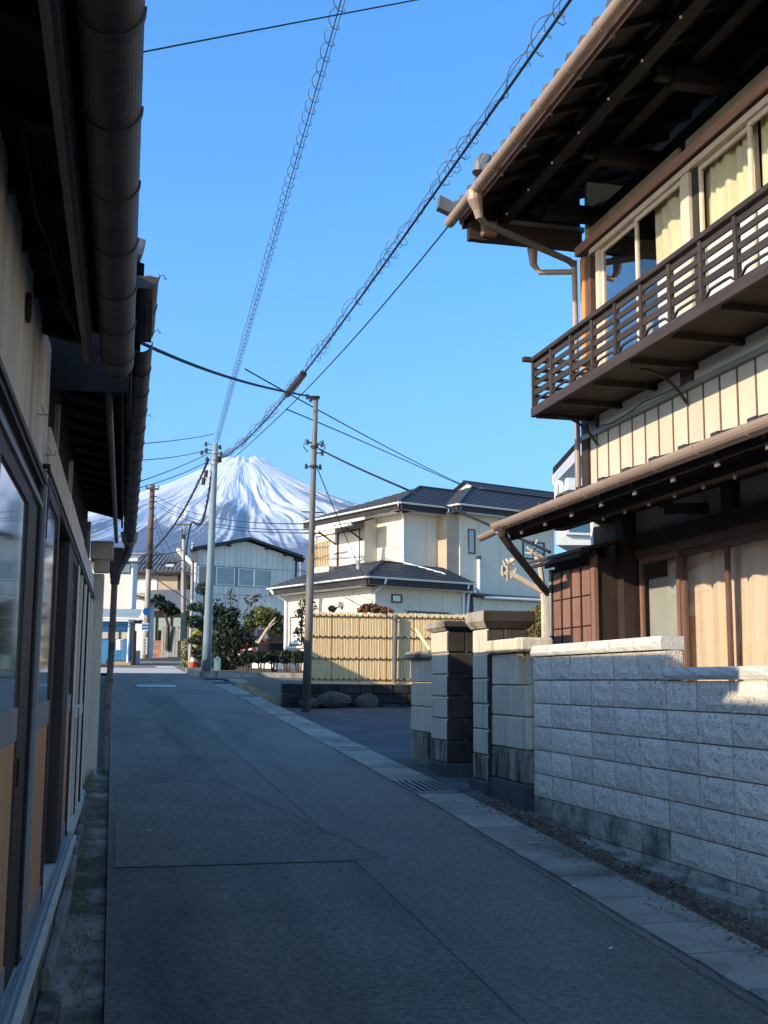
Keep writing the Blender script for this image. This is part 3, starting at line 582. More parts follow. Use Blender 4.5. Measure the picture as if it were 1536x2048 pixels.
# --- lower storey
H('wall', M['plaster_grey'], MB().box(4.98, 5.04, YN, 10.3, 3.12, 3.6))
H('lintel', M['dwood'], MB().box(4.92, 5.05, YN, 10.35, 2.98, 3.12))
H('lintel', M['frame_brown'], MB().box(4.955, 5.06, YN, 10.3, 2.905, 2.978))
H('wall', M['dwood_v'], MB().box(4.97, 5.06, YN, 10.35, .4, 1.1))
H('post', M['dwood_v'], MB().box(4.84, 5.05, 10.28, 10.45, .4, 3.5))
# shutter box
sb = H('shutter_box', M['dwood_v'], MB().box(4.63, 5.0, 10.42, 11.50, 1.0, 2.93))
for i in range(4):
    y0 = 10.5 + i * .25
    for j in range(6):
        H('panel', M['bwood'], MB().cbox(4.607, 4.629, y0 + .012, y0 + .238, 1.1 + j * .295, 1.1 + j * .295 + .285, b=.006), sb)
for i in range(5): H('batten', M['dwood_v'], MB().box(4.596, 4.629, 10.488 + i * .25, 10.511 + i * .25, 1.05, 2.9), sb)
H('frame', M['bwood'], MB().box(4.59, 4.629, 10.40, 10.485, 1.0, 2.95), sb); H('frame', M['plaster_grey'], MB().box(4.59, 4.629, 11.515, 11.56, .8, 2.9), sb)
H('shutter_box_roof', M['metal_roof'], MB().prism([(4.42, 10.3, 2.97), (4.42, 10.3, 3.0), (4.95, 10.3, 3.12), (4.95, 10.3, 3.09)], (0, 1.42, 0)), sb)
for k in range(3): H('slat', M['dwood'], MB().box(4.44 + .14 * k, 4.47 + .14 * k, 10.4, 11.66, 2.925, 2.96 + .03 * k), sb)
# lower windows with curtains
LW = [10.25, 9.47, 8.68, 7.9, 7.1, 6.3, 5.5]
for i in range(6):
    a, b = LW[i + 1], LW[i]; uo = 4.985 + (.03 if i % 2 else 0); w = .05
    fr = MB().box(uo, uo + .028, a, a + w, 1.1, 2.905).box(uo, uo + .028, b - w, b, 1.1, 2.905).box(uo + .001, uo + .027, a + w, b - w, 2.85, 2.905).box(uo + .001, uo + .027, a + w, b - w, 1.1, 1.18)
    wd = H('window', M['frame_brown'] if i else M['bwood'], fr)
    H('pane', M['glass'], MB().box(uo + .012, uo + .016, a + w, b - w, 1.18, 2.85), wd)
H('screen', M['paper'], MB().box(5.06, 5.07, 9.49, 10.2, 1.1, 2.7))
def curtain(x, ya, yb, z0, z1, m, amp=.03, waves=7, seed=1, gather=0.0, pull=0.0, parent=house, name='curtain'):
    r = random.Random(seed); P = []; n = waves * 8; ph = r.uniform(0, 6)
    for i in range(n + 1):
        t = i / n; col = []; tq = t + (.045 * math.sin(t * 13 + ph) + .02 * math.sin(t * 37 + 2 * ph)) * 7 / waves
        for j in range(13):
            s = j / 12; sp = 1 - gather * math.sin(math.pi * min(1, s * 1.0)) * .5
            yy = ya + (yb - ya) * (t * (1 - pull * s ** 1.5))
            xx = x + amp * (.6 + .4 * s) * (math.sin(tq * waves * 2 * math.pi + ph + .5 * math.sin(s * 2 + t * 9)) * (.65 + .5 * math.sin(t * 11 + ph))) + amp * .6 * math.sin(tq * waves * 4.1 + s * 1.3) + amp * .7 * s * math.sin(t * waves * 1.1 + ph)
            col.append((xx, yy, z1 + (z0 - z1) * s))
        P.append(col)
    return MB().grid(P).done(name, m, parent, smooth=True)
curtain(5.12, 9.95, 8.70, 1.0, 2.86, M['curtain_beige'], .022, 8, 3)
curtain(5.12, 8.82, 8.2, 1.0, 2.86, M['curtain_beige'], .022, 4, 4, pull=.35)
curtain(5.16, 8.9, 7.7, 1.0, 2.86, M['curtain_beige'], .022, 8, 5)
curtain(5.12, 7.85, 5.5, 1.0, 2.86, M['curtain_beige'], .025, 16, 6)
# bracket under the lower eave
H('bracket', M['dwood'], MB().bar((4.98, 8.95, 3.45), (4.4, 8.95, 3.42), .12, .1).bar((4.98, 8.95, 3.2), (4.62, 8.95, 3.18), .1, .09).bar((4.62, 8.95, 3.2), (4.55, 8.95, 3.42), .1, .08))
H('post', M['dwood_v'], MB().box(4.9, 5.02, 8.4, 8.56, 3.12, 3.6))
# lower roof
EX, EZ, YE = 3.85, 3.24, 10.85
def lroof(x0, x1, z0, z1, y0, y1, th): return MB().prism([(x0, y0, z0), (x0, y0, z0 + th), (x1, y0, z1 + th), (x1, y0, z1)], (0, y1 - y0, 0))
lr = H('lower_roof', M['metal_roof'], lroof(3.86, 4.83, 3.275, 3.56, YN, YE, .035))
for i, y in enumerate(np.arange(5.3, 10.8, .455)): H('roof_batten', M['metal_roof'], lroof(3.84, 4.8, 3.305, 3.585, y, y + .03, .03), lr)
for y in np.arange(5.5, 10.8, .455):
    H('snow_guard', M['pipe_dark'], MB().box(3.90, 3.93, y - .05, y + .05, 3.32, 3.37), lr)
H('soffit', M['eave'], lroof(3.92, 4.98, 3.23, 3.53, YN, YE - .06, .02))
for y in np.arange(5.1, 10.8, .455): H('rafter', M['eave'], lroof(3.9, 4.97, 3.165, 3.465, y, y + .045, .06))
H('eave_board', M['dwood'], MB().box(3.885, 3.91, YN, YE - .01, 3.17, 3.27))
H('purlin', M['dwood'], MB().box(4.42, 4.53, YN, YE + .12, 3.24, 3.36))
H('barge_board', M['dwood'], lroof(3.9, 4.85, 3.1, 3.38, YE - .05, YE - .01, .16))
def gutter(x, z, y0, y1, R, m, parent, drop=.0):
    g = H('gutter', m, MB().sweep(half(R, .006, 10), (x, y0, z), (x, y1, z - drop), (1, 0, 0), (0, 0, 1)))
    return g
lg = gutter(3.79, 3.27, 3.5, 10.9, .07, M['gutter_tan'], house)
H('gutter_end', M['gutter_tan'], MB().prism([(3.79 + .07 * math.cos(t), 10.902, 3.27 + .07 * math.sin(t)) for t in np.linspace(math.pi, 2 * math.pi, 10)], (0, .006, 0)), lg)
H('gutter_spout', M['gutter_tan'], MB().sweep(half(.05, .006, 8), (3.79, 10.88, 3.225), (3.765, 11.33, 3.2), (1, 0, 0), (0, 0, 1)), lg)
for y in np.arange(5.0, 10.85, .61):
    H('gutter_strap', M['gutter_tan'], MB().sweep(half(.076, .005, 10), (3.79, y, 3.272), (3.79, y + .02, 3.272), (1, 0, 0), (0, 0, 1)), lg)
    H('gutter_hook', M['pipe_grey'], MB().box(3.86, 3.9, y, y + .02, 3.2, 3.225).box(3.885, 3.9, y - .03, y + .02, 3.13, 3.2), lg)
for y in np.arange(5.2, 9.9, .455):
    H('bolt', M['white'], MB().tube([(4.415, y + .02, 3.2), (4.40, y + .02, 3.2)], .016, 8))
H('downpipe', M['pipe_dark'], MB().tube([(3.79, 10.72, 3.23), (3.79, 10.73, 3.14), (3.86, 10.76, 3.06), (4.5, 11.55, 2.74), (4.62, 11.64, 2.66)], [.06, .045, .04, .04, .04], 10))
H('downpipe', M['plaster_grey'], MB().tube([(4.62, 11.64, 2.66), (4.63, 11.64, .9)], .032, 10))
# --- siding, plaster band, posts
H('wall', M['interior'], MB().box(4.84, 4.9, YN, YC - .003, 3.5, 4.46))
y = YC - .02; k = 0
while y > 4.6:
    w = .268; H('siding_panel', M['panel'], MB().cbox(4.815, 4.838, y - w + .008, y - .008, 3.5, 4.2, b=.004)); H('batten', M['batten'], MB().box(4.808, 4.839, y - w - .008, y - w + .008, 3.5, 4.2)); y -= w; k += 1
H('siding_trim', M['bwood_h'], MB().box(4.795, 4.84, 4.5, YC, 3.475, 3.5)); H('siding_trim', M['plaster_grey'], MB().box(4.77, 4.84, 4.5, YC + .01, 4.2, 4.245))
for a, b in ((10.72, 8.98), (8.78, 7.6), (7.58, 6.5), (6.48, 5.2)): H('plaster_panel', M['plaster'], MB().box(4.82, 4.84, b, a, 4.245, 4.62))
for y in (10.73, 8.78): H('post', M['frame_brown'], MB().box(4.79, 4.86, y, y + .19, 4.24, 4.62))
H('corner_post', M['dwood_v'], MB().box(4.78, 4.9, YC - .12, YC + .03, 3.5, 4.5))
H('corner_post', M['orange_post'], MB().box(4.785, 4.9, YC - .11, YC + .0, 4.66, 6.14))
H('corner_post', M['frame_brown'], MB().box(4.80, 4.9, YC - .23, YC - .115, 4.66, 6.14))
H('downpipe', M['gutter_tan'], MB().tube([(4.75, YC + .06, 6.15), (4.75, YC + .06, 3.62)], .03, 10))
H('cable', M['cable'], MB().tube([(4.77, YC, 4.6), (4.75, YC - .03, 4.4), (4.78, 10.7, 4.28), (4.77, 10.3, 4.22), (4.765, 9.6, 4.27), (4.77, 8.9, 4.25)], .006, 5))
# --- balcony
bal = H('balcony', M['balcony'], MB().box(4.2, 4.82, 4.6, 10.84, 4.40, 4.435))
for i in range(4): H('floor_board', M['balcony'], MB().box(4.25 + i * .14, 4.25 + i * .14 + .125, 4.6, 10.82, 4.436, 4.455), bal)
H('front_beam', M['balcony'], MB().cbox(4.155, 4.2, 4.6, 10.9, 4.37, 4.47, b=.006), bal)
H('end_beam', M['balcony'], MB().cbox(4.2, 4.82, 10.82, 10.88, 4.36, 4.46, b=.006), bal)
H('top_rail', M['balcony'], MB().cbox(4.14, 4.215, 4.6, 10.88, 4.93, 4.975, b=.005), bal)
H('end_rail', M['balcony'], MB().cbox(4.06, 4.8, 10.84, 10.89, 4.935, 4.985, b=.006), bal)
BP = [10.85 - .0 - i * .486 for i in range(14)]
for i, y in enumerate(BP):
    H('baluster_post', M['balcony'], MB().cbox(4.155, 4.2, y - .02, y + .02, 4.47, 4.93, b=.003), bal)
    if i < 13:
        for z in (4.575, 4.675, 4.77, 4.86):
            H('slat', M['balcony'], MB().cbox(4.168, 4.186, y - .486 + .021, y - .021, z, z + (.062 if z < 4.66 else .05), b=.003), bal)
        ar = MB(); a, b = y - .465, y - .022; pts = [(4.17, a, 4.471), (4.17, a, 4.50)]
        pts += [(4.17, a + .03 + (b - a - .06) * t, 4.50 + .038 * min(1, min(t, 1 - t) * 7)) for t in np.linspace(0, 1, 9)] + [(4.17, b, 4.50), (4.17, b, 4.471)]
        inner = [(4.17, p[1], p[2] - .016) for p in pts[1:-1]][::-1]
        ar.prism(pts[1:-1] + inner, (.018, 0, 0)); H('arched_slat', M['balcony'], ar, bal)
for x in (4.38, 4.6, 4.77): H('baluster_post', M['balcony'], MB().cbox(x - .02, x + .02, 10.84, 10.87, 4.46, 4.935, b=.003), bal)
for z in (4.56, 4.65, 4.74, 4.83): H('slat', M['balcony'], MB().cbox(4.2, 4.8, 10.848, 10.862, z, z + .04, b=.003), bal)
for y in np.arange(5.0, 10.8, .74): H('joist', M['balcony'], MB().box(4.22, 4.84, y, y + .05, 4.345, 4.398), bal)
for y in (10.7, 8.86):
    pts = [(4.79 - .42 * t, y, 4.08 + .27 * (1 - (1 - t) ** 2.4)) for t in np.linspace(0, 1, 9)]
    H('bracket', M['pipe_dark'], MB().tube(pts, .014, 6), bal)
H('ledger', M['frame_brown'], MB().box(4.80, 4.86, 4.5, YC, 4.46, 4.66))
# --- upper windows
H('header', M['frame_cream'], MB().box(4.775, 4.86, 4.5, 10.8, 6.1, 6.155))
H('beam', M['bwood_h'], MB().cbox(4.75, 4.88, 4.5, YC + .06, 6.19, 6.29, b=.008)); H('beam', M['interior'], MB().box(4.80, 4.88, 4.5, YC, 6.155, 6.19))
H('plaster_panel', M['plaster_grey'], MB().box(4.84, 4.87, 4.5, 8.84, 6.292, 6.44)); H('plaster_panel', M['plaster_grey'], MB().box(4.84, 4.87, 8.98, 10.9, 6.292, 6.44))
H('frame_post', M['frame_cream'], MB().box(4.79, 4.87, 8.72, 8.86, 4.66, 6.1)); H('frame_post', M['interior'], MB().box(4.82, 4.87, 8.62, 8.72, 4.66, 6.1))
H('frame_post', M['frame_cream'], MB().box(4.80, 4.87, 10.62, 10.70, 4.66, 6.1))
H('window_sill', M['frame_cream'], MB().box(4.77, 4.87, 4.5, 10.7, 4.66, 4.70))
UW = [(9.80, 10.62), (8.86, 9.80), (7.80, 8.62), (6.9, 7.80), (6.0, 6.9), (5.0, 6.0)]
for i, (a, b) in enumerate(UW):
    uo = 4.805 + (.026 if i % 2 == 0 else 0); w = .042
    fr = MB().box(uo, uo + .024, a, a + w, 4.7, 6.1).box(uo, uo + .024, b - w, b, 4.7, 6.1).box(uo + .001, uo + .023, a + w, b - w, 6.055, 6.1).box(uo + .001, uo + .023, a + w, b - w, 4.7, 4.77)
    wd = H('window', M['frame_cream'], fr)
    H('pane', M['glass_dark'] if i == 0 else M['glass'], MB().box(uo + .010, uo + .014, a + w, b - w, 4.77, 6.055), wd)
curtain(4.90, 9.58, 8.80, 4.72, 6.4, M['curtain'], .025, 5, 11, pull=-.25)
curtain(4.91, 8.66, 7.82, 4.72, 6.4, M['curtain'], .025, 9, 12)
curtain(4.91, 7.78, 6.9, 4.72, 6.4, M['curtain'], .025, 9, 13)
curtain(4.91, 6.85, 4.6, 4.72, 6.4, M['curtain'], .025, 22, 14)
# sheer lower half behind the curtains
curtain(4.868, 8.62, 4.6, 4.72, 5.5, M['curtain_white'], .012, 40, 15, name='net_curtain')
curtain(4.868, 9.5, 8.88, 4.72, 5.42, M['curtain_white'], .012, 5, 16, name='net_curtain')
# --- upper roof
YG = 11.3; UX, UZ = 3.5, 6.56
def ur(x0, x1, z, y0, y1, th, s=.36): return MB().prism([(x0, y0, z), (x0, y0, z + th), (x1, y0, z + th + s * (x1 - x0)), (x1, y0, z + s * (x1 - x0))], (0, y1 - y0, 0))
H('upper_roof', M['tile'], ur(3.53, 8.0, UZ + .03, YN, YG, .06)); H('upper_roof', M['tile'], MB().prism([(8.0, YN, 8.2), (8.0, YN, 8.26), (12, YN, 6.8), (12, YN, 6.74)], (0, YG - YN, 0)))
H('gable_wall', M['plaster_grey'], MB().prism([(4.9, YC - .2, 6.7), (10.5, YC - .2, 6.7), (8.0, YC - .2, 8.1)], (0, .1, 0)))
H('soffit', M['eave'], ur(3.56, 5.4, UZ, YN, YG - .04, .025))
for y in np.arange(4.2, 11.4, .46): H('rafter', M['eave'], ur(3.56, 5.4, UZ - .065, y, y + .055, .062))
for x, z in ((3.92, 6.56), (4.42, 6.72)): H('purlin', M['eave'], MB().box(x, x + .11, YN, YG - .12, z - .06, z + .055))
for y in (5.1, 6.55, 8.0, 9.45, 10.8):
    H('beam_end', M['eave'], MB().cbox(4.3, 4.95, y, y + .13, 6.48, 6.64, b=.01)); H('beam_end', M['eave'], MB().cbox(4.16, 4.3, y + .02, y + .11, 6.52, 6.64, b=.01))
H('eave_board', M['bwood_h'], MB().box(3.535, 3.555, YN, YG, 6.5, 6.585))
H('gable_board', M['dwood'], MB().prism([(3.6, YG - .1, 6.5), (4.86, YG - .1, 6.5), (4.86, YG - .1, 7.02), (3.6, YG - .1, 6.57)], (0, .03, 0)))
H('verge_beam', M['dwood'], MB().box(3.6, 4.86, YG - .14, YG - .05, 6.3, 6.5)); H('beam_end', M['bwood'], MB().cbox(3.72, 3.9, YG - .2, YG + .05, 6.33, 6.5, b=.02))
H('barge_board', M['dwood'], ur(3.56, 8.0, UZ - .12, YG - .05, YG - .01, .16))
H('barge_board', M['plaster_grey'], MB().box(3.9, 4.9, YG - .12, YG - .06, 6.51, 6.56))
for i in range(30): H('roof_tile', M['tile'], MB().tube([(3.5, YG - .2 - i * .262, 6.66), (3.9, YG - .2 - i * .262, 6.805)], .075, 8))
H('verge_tile', M['tile'], MB().tube([(3.46, YG + .02, 6.67), (8.0, YG + .02, 8.3)], .08, 8))
H('verge_tile', M['tile'], MB().prism([(3.30, YG - .02, 6.66), (3.46, YG - .02, 6.6), (3.5, YG - .02, 6.72), (3.32, YG - .02, 6.8)], (0, .1, 0)))
H('ridge_end_tile', M['tile'], MB().tube([(3.5, 10.48, 6.70), (3.52, 10.48, 6.78), (3.56, 10.48, 6.85), (3.6, 10.48, 6.88)], [.09, .1, .09, .04], 12))
ug = gutter(3.46, 6.56, 3.5, 11.4, .062, M['gutter_tan'], house)
H('gutter_end', M['gutter_tan'], MB().prism([(3.46 + .062 * math.cos(t), 11.402, 6.56 + .062 * math.sin(t)) for t in np.linspace(math.pi, 2 * math.pi, 10)], (0, .006, 0)), ug)
for y in np.arange(5.0, 11.38, .62):
    H('gutter_strap', M['gutter_tan'], MB().sweep(half(.068, .005, 10), (3.46, y, 6.562), (3.46, y + .02, 6.562), (1, 0, 0), (0, 0, 1)), ug)
    H('gutter_hook', M['pipe_grey'], MB().box(3.525, 3.55, y, y + .02, 6.46, 6.49), ug)
for y in np.arange(5.3, 11.3, .62): H('bolt', M['white'], MB().tube([(3.92, y, 6.49), (3.905, y, 6.49)], .011, 6))
H('outlet', M['gutter_tan'], MB().tube([(3.46, 10.55, 6.54), (3.46, 10.55, 6.46), (3.5, 10.57, 6.36), (3.52, 10.58, 6.28)], [.085, .075, .05, .04], 12))
H('downpipe', M['pipe_grey'], MB().tube([(3.52, 10.58, 6.29), (3.6, 10.63, 6.25), (4.68, 11.1, 6.14), (4.75, YC + .06, 6.1)], .036, 10))
H('downpipe', M['gutter_tan'], MB().tube([(4.35, 11.3, 6.32), (4.36, 11.3, 6.14), (4.42, 11.28, 6.05), (4.75, YC + .06, 6.03)], [.06, .04, .03, .03], 10))
# ------------------------------------------------------------------ rough-faced block wall on the right
def rough_block(dx, dy, dz, seed, m, amp=.006, ny=6, nz=4):
    """block whose street side (-x) is split stone: a small displaced grid with chamfered border"""
    r = random.Random(seed); P = []
    for i in range(ny + 1):
        row = []
        for j in range(nz + 1):
            e = i in (0, ny) or j in (0, nz); y = dy * i / ny; z = dz * j / nz
            row.append((.006 if e else r.uniform(-amp, amp * .6), y, z))
        P.append(row)
    mb = MB().grid(P); mb.quad((dx, 0, 0), (dx, 0, dz), (dx, dy, dz), (dx, dy, 0))
    mb.quad((.006, 0, 0), (dx, 0, 0), (dx, dy, 0), (.006, dy, 0)); mb.quad((.006, 0, dz), (.006, dy, dz), (dx, dy, dz), (dx, 0, dz))
    mb.quad((.006, 0, 0), (.006, 0, dz), (dx, 0, dz), (dx, 0, 0)); mb.quad((.006, dy, 0), (dx, dy, 0), (dx, dy, dz), (.006, dy, dz))
    return mb.mesh('block', m)
bw = thing('block_wall', 'grey split faced concrete block wall with stepped pale caps along the drain', 'wall', (3.86, 7.2, gz(7.2)))
VB = [rough_block(.14, .408, .19, s, M['block']) for s in range(6)]; VBL = [rough_block(.14, .412, .192, s + 20, M['block_low']) for s in range(4)]
WX = 3.775; Y0 = 9.935; tops = [1.953, 1.75, 1.55, 1.35, 1.15, .95, .75, .55, .35]
box('mortar', M['mortar'], bw, ID, WX + .03, WX + .13, 4.3, Y0 - .012, .1, 1.74); box('mortar', M['mortar'], bw, ID, WX + .03, WX + .13, 7.42, Y0 - .012, 1.741, 1.95)
for k, zt in enumerate(tops):
    for i in range(14):
        y1 = Y0 - i * .4205
        if k == 0 and i > 5: continue
        if zt < gz(y1 - .2) - .03: continue
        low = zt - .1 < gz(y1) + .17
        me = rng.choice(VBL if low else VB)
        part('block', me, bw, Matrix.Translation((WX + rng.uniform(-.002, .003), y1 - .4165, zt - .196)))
def rough_cap(n, y0, y1, z0, z1, seed):
    r = random.Random(seed); P = []
    for i in range(6):
        P.append([(WX - .022 + r.uniform(-.006, .003) + (.01 if j in (0, 3) else 0), y0 + (y1 - y0) * i / 5, z0 + (z1 - z0) * j / 3) for j in range(4)])
    mb = MB().grid(P); X = WX + .155
    mb.grid([[P[i][3], (X, P[i][3][1], z1)] for i in range(6)]); mb.grid([[P[i][0], (X, P[i][0][1], z0)] for i in range(6)])
    mb.add([(X, y0, z0), (X, y0, z1)] + P[0], [(0, 1, 5, 4, 3, 2)]); mb.add([(X, y1, z0), (X, y1, z1)] + P[5], [(0, 1, 5, 4, 3, 2)])
    return mb.done('cap', M['cap'], bw)
for i in range(6): rough_cap(i, Y0 - (i + 1) * .4205 + .003, Y0 - i * .4205 - .003, 1.958, 2.05, i)
for i in range(7): rough_cap(i, 7.40 - (i + 1) * .4205 + .003, 7.40 - i * .4205 - .003, 1.753, 1.832, i + 9)
for i in range(5):
    cbox('footing', M['concrete_old'], bw, ID, WX - .10 - .006 * i, WX - .004, 4.4 + i * .92, 4.4 + i * .92 + .912, .1, .425 + .028 * i, b=.015)

# ------------------------------------------------------------------ stone gate
def stone(name, x0, x1, y0, y1, z0, z1, parent, m1, m2=None, b=.012, jit=.004):
    j = lambda: rng.uniform(-jit, jit)
    mb = MB().cbox(x0 + j(), x1, y0 + j(), y1, z0, z1, b=b); o = mb.done(name, m1, parent)
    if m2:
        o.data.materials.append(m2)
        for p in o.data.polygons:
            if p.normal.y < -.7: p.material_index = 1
    return o
def gate_pillar(label, x0, x1, y0, y1, z0, ztop, zcap, course, group):
    t = thing('gate_pillar', label, 'gate pillar', ((x0 + x1) / 2, (y0 + y1) / 2, gz(y0)), 0, group)
    stone('plinth', x0 - .03, x1 + .05, y0 - .05, y1 + .03, gz(y0) - .3, z0, t, M['plinth'])
    z = z0; n = int(round((ztop - z0) / course)); h = (ztop - z0) / n
    for i in range(n):
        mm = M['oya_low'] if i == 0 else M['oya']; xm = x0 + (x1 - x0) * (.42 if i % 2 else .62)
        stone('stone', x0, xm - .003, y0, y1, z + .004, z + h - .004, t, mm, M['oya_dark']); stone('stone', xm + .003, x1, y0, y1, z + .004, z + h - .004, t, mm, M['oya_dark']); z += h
    box('joint', M['plinth'], t, ID, x0 + .02, x1 - .02, y0 + .02, y1 - .02, z0, ztop)
    o = .055; zc = ztop + (zcap - ztop) * .42
    mb = MB(); q = lambda e, zz: [(x0 - e, y0 - e, zz), (x1 + e, y0 - e, zz), (x1 + e, y1 + e, zz), (x0 - e, y1 + e, zz)]
    L = [q(.012, ztop + .003), q(o, zc), q(o, zcap - .012), q(o - .012, zcap)]; v = sum(L, [])
    mb.add(v, [(3, 2, 1, 0), (12, 13, 14, 15)] + [(4 * k + i, 4 * k + (i + 1) % 4, 4 * k + 4 + (i + 1) % 4, 4 * k + 4 + i) for k in range(3) for i in range(4)])
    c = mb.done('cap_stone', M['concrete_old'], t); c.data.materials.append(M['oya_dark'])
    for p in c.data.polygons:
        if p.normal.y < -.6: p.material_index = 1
    return t
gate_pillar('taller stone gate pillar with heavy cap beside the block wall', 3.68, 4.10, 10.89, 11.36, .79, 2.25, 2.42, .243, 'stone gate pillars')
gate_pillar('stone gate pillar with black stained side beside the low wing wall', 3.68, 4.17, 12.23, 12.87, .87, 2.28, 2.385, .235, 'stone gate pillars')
sw = thing('stone_wall', 'short weathered stone wall between the block wall and the taller gate pillar', 'wall', (3.8, 10.4, gz(10.4)))
stone('plinth', 3.69, 3.95, 9.945, 10.875, .3, .84, sw, M['plinth'])
for i, (z0, z1) in enumerate(((.845, 1.13), (1.137, 1.42), (1.427, 1.70), (1.707, 2.0))):
    mm = M['oya_low'] if i == 0 else M['oya']
    if i < 3:
        s = (10.2, 10.24, 10.08)[i]; stone('stone', 3.715, 3.93, s + .003, 10.872, z0, z1, sw, mm); stone('stone', 3.715, 3.93, 9.955, s - .003, z0, z1, sw, mm)
    else:
        stone('stone', 3.715, 3.93, 10.16, 10.872, z0, z1, sw, mm); stone('stone', 3.73, 3.93, 9.955, 9.985, z0, z1, sw, mm)
        for yy in (10.03, 10.10):
            MB().tube([(3.79, yy, 1.705), (3.79, yy, 1.76), (3.79, yy, 1.85), (3.79, yy, 1.95), (3.79, yy, 2.0)], [.028, .02, .033, .018, .03], 10).done('baluster', M['oya'], sw, smooth=True)
stone('cap_stone', 3.655, 3.965, 10.13, 10.885, 2.003, 2.125, sw, M['oya'], b=.02); stone('cap_stone', 3.65, 3.97, 9.90, 10.124, 2.003, 2.128, sw, M['oya'], b=.02)
ww = thing('stone_wall', 'low stained wing wall of four stone courses left of the black stained gate pillar', 'wall', (3.8, 13.4, gz(13.4)))
for i, (z0, z1) in enumerate(((.6, 1.15), (1.157, 1.44), (1.447, 1.72), (1.727, 1.995))):
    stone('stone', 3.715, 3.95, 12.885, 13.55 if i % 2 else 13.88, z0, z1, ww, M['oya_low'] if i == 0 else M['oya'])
    if i % 2: stone('stone', 3.712, 3.95, 13.556, 13.89, z0, z1, ww, M['oya'])
stone('cap_stone', 3.64, 4.0, 12.95, 13.92, 1.998, 2.085, ww, M['concrete_old'], b=.02, jit=.01)
t = MB().tube([(3.8, 13.3, 2.09), (3.74, 13.75, 2.36)], .022, 10).done('bamboo_stick', M['bamboo'], None, label='cut bamboo stick leaning out over the low wing wall', cat='bamboo stick')

# ------------------------------------------------------------------ bamboo fence on its dark footing wall
FY = 22.5
rw = thing('retaining_wall', 'low blackened stone retaining wall under the bamboo fence', 'wall', (5.4, FY, gz(FY)))
for k in range(3):
    x = 3.5 + .0
    while x < 7.6:
        w = rng.uniform(.26, .42); cbox('stone', M['darkstone'], rw, ID, x + .004, x + w - .004, FY - .02 - rng.uniform(0, .025), FY + .3, 1.12 + k * .19, 1.12 + (k + 1) * .19 - .007, b=.014); x += w
fe = thing('bamboo_fence', 'honey coloured bamboo screen fence with dark ties on a low dark wall', 'fence', (5.6, FY + .1, 1.70))
mb = MB(); x = 3.93; k = 0
while x < 7.5:
    r_ = rng.uniform(.0135, .0165); zt = 3.075 + rng.uniform(-.012, .012)
    if (k % 17) != 16: mb.tube([(x, FY + .10 + rng.uniform(-.004, .004), 1.715), (x + rng.uniform(-.003, .003), FY + .10, zt)], r_, 7)
    x += .0325; k += 1
mb.done('bamboo_canes', M['bamboo'], fe, kind='stuff', smooth=False)
for z in (1.775, 2.18, 2.60, 3.0):
    r_ = MB().tube([(3.9, FY + .072, z), (7.5, FY + .072, z)], .012, 7).done('rail', M['bamboo_rail'], fe)
    tm = MB(); x = 3.96
    while x < 7.5: tm.box(x - .012, x + .012, FY + .055, FY + .062, z - .014, z + .03); x += .1215
    tm.done('rail_ties', M['tie'], r_, kind='stuff')
x = 3.93 + 16 * .0325
while x < 7.5: MB().tube([(x, FY + .11, 1.70), (x, FY + .11, 3.03)], .02, 8).done('post', M['bamboo_rail'], fe); x += 17 * .0325
MB().tube([(5.68, FY + .0, 1.72), (5.70, FY + .0, 3.05)], .045, 10).done('fence_post', M['pipe_grey'], None, label='grey steel post standing against the bamboo fence', cat='post')
box('backing', M['bamboo'], fe, ID, 3.92, 7.5, FY + .125, FY + .135, 1.74, 3.02)
MB().box(3.9, 7.5, FY + .06, FY + .16, 1.69, 1.712).done('base_board', M['bamboo'], fe)
def boulder(label, c, rx, ry, rz_, seed):
    r = np.random.default_rng(seed); P = []
    ph = r.uniform(0, 6, 6)
    for i in range(9):
        a = math.pi * i / 8; row = []
        for j in range(15):
            b = 2 * math.pi * j / 14; k = 1 + .12 * math.sin(2 * b + ph[0]) + .1 * math.sin(3 * b + ph[1] + a * 2) + .07 * math.cos(5 * b + ph[2])
            row.append((rx * k * math.sin(a) * math.cos(b), ry * k * math.sin(a) * math.sin(b), rz_ * math.cos(a) * (1 + .1 * math.sin(b * 2 + ph[3]))))
        P.append(row)
    o = MB().grid(P).done('boulder', M['boulder'], None, Matrix.Translation(c), label=label, cat='boulder', group='boulders in front of the dark footing wall', base=(0, 0, -rz_))
boulder('largest boulder, wide and rounded, before the dark wall under the bamboo fence', (4.42, FY - .22, gz(FY) + .13), .33, .2, .16, 1)
boulder('small flat boulder nearest the brown steel pole', (4.0, FY - .2, gz(FY) + .06), .2, .15, .11, 2)
boulder('upright angular boulder right of the largest boulder', (5.1, FY - .18, gz(FY) + .08), .24, .15, .17, 3)
# raised plot behind the fence
MB().grid([[(3.55, y, gz(y) - .05), (4.3 if y > 23 else 3.9, y, z), (18, y, z)] for y, z in ((FY + .302, 1.66), (25, 1.68), (28, 1.72), (31.0, 1.76), (33.5, gz(33.5) + .02), (42, gz(42) + .02))]).done('garden_ground', M['soil'], None, kind='structure')

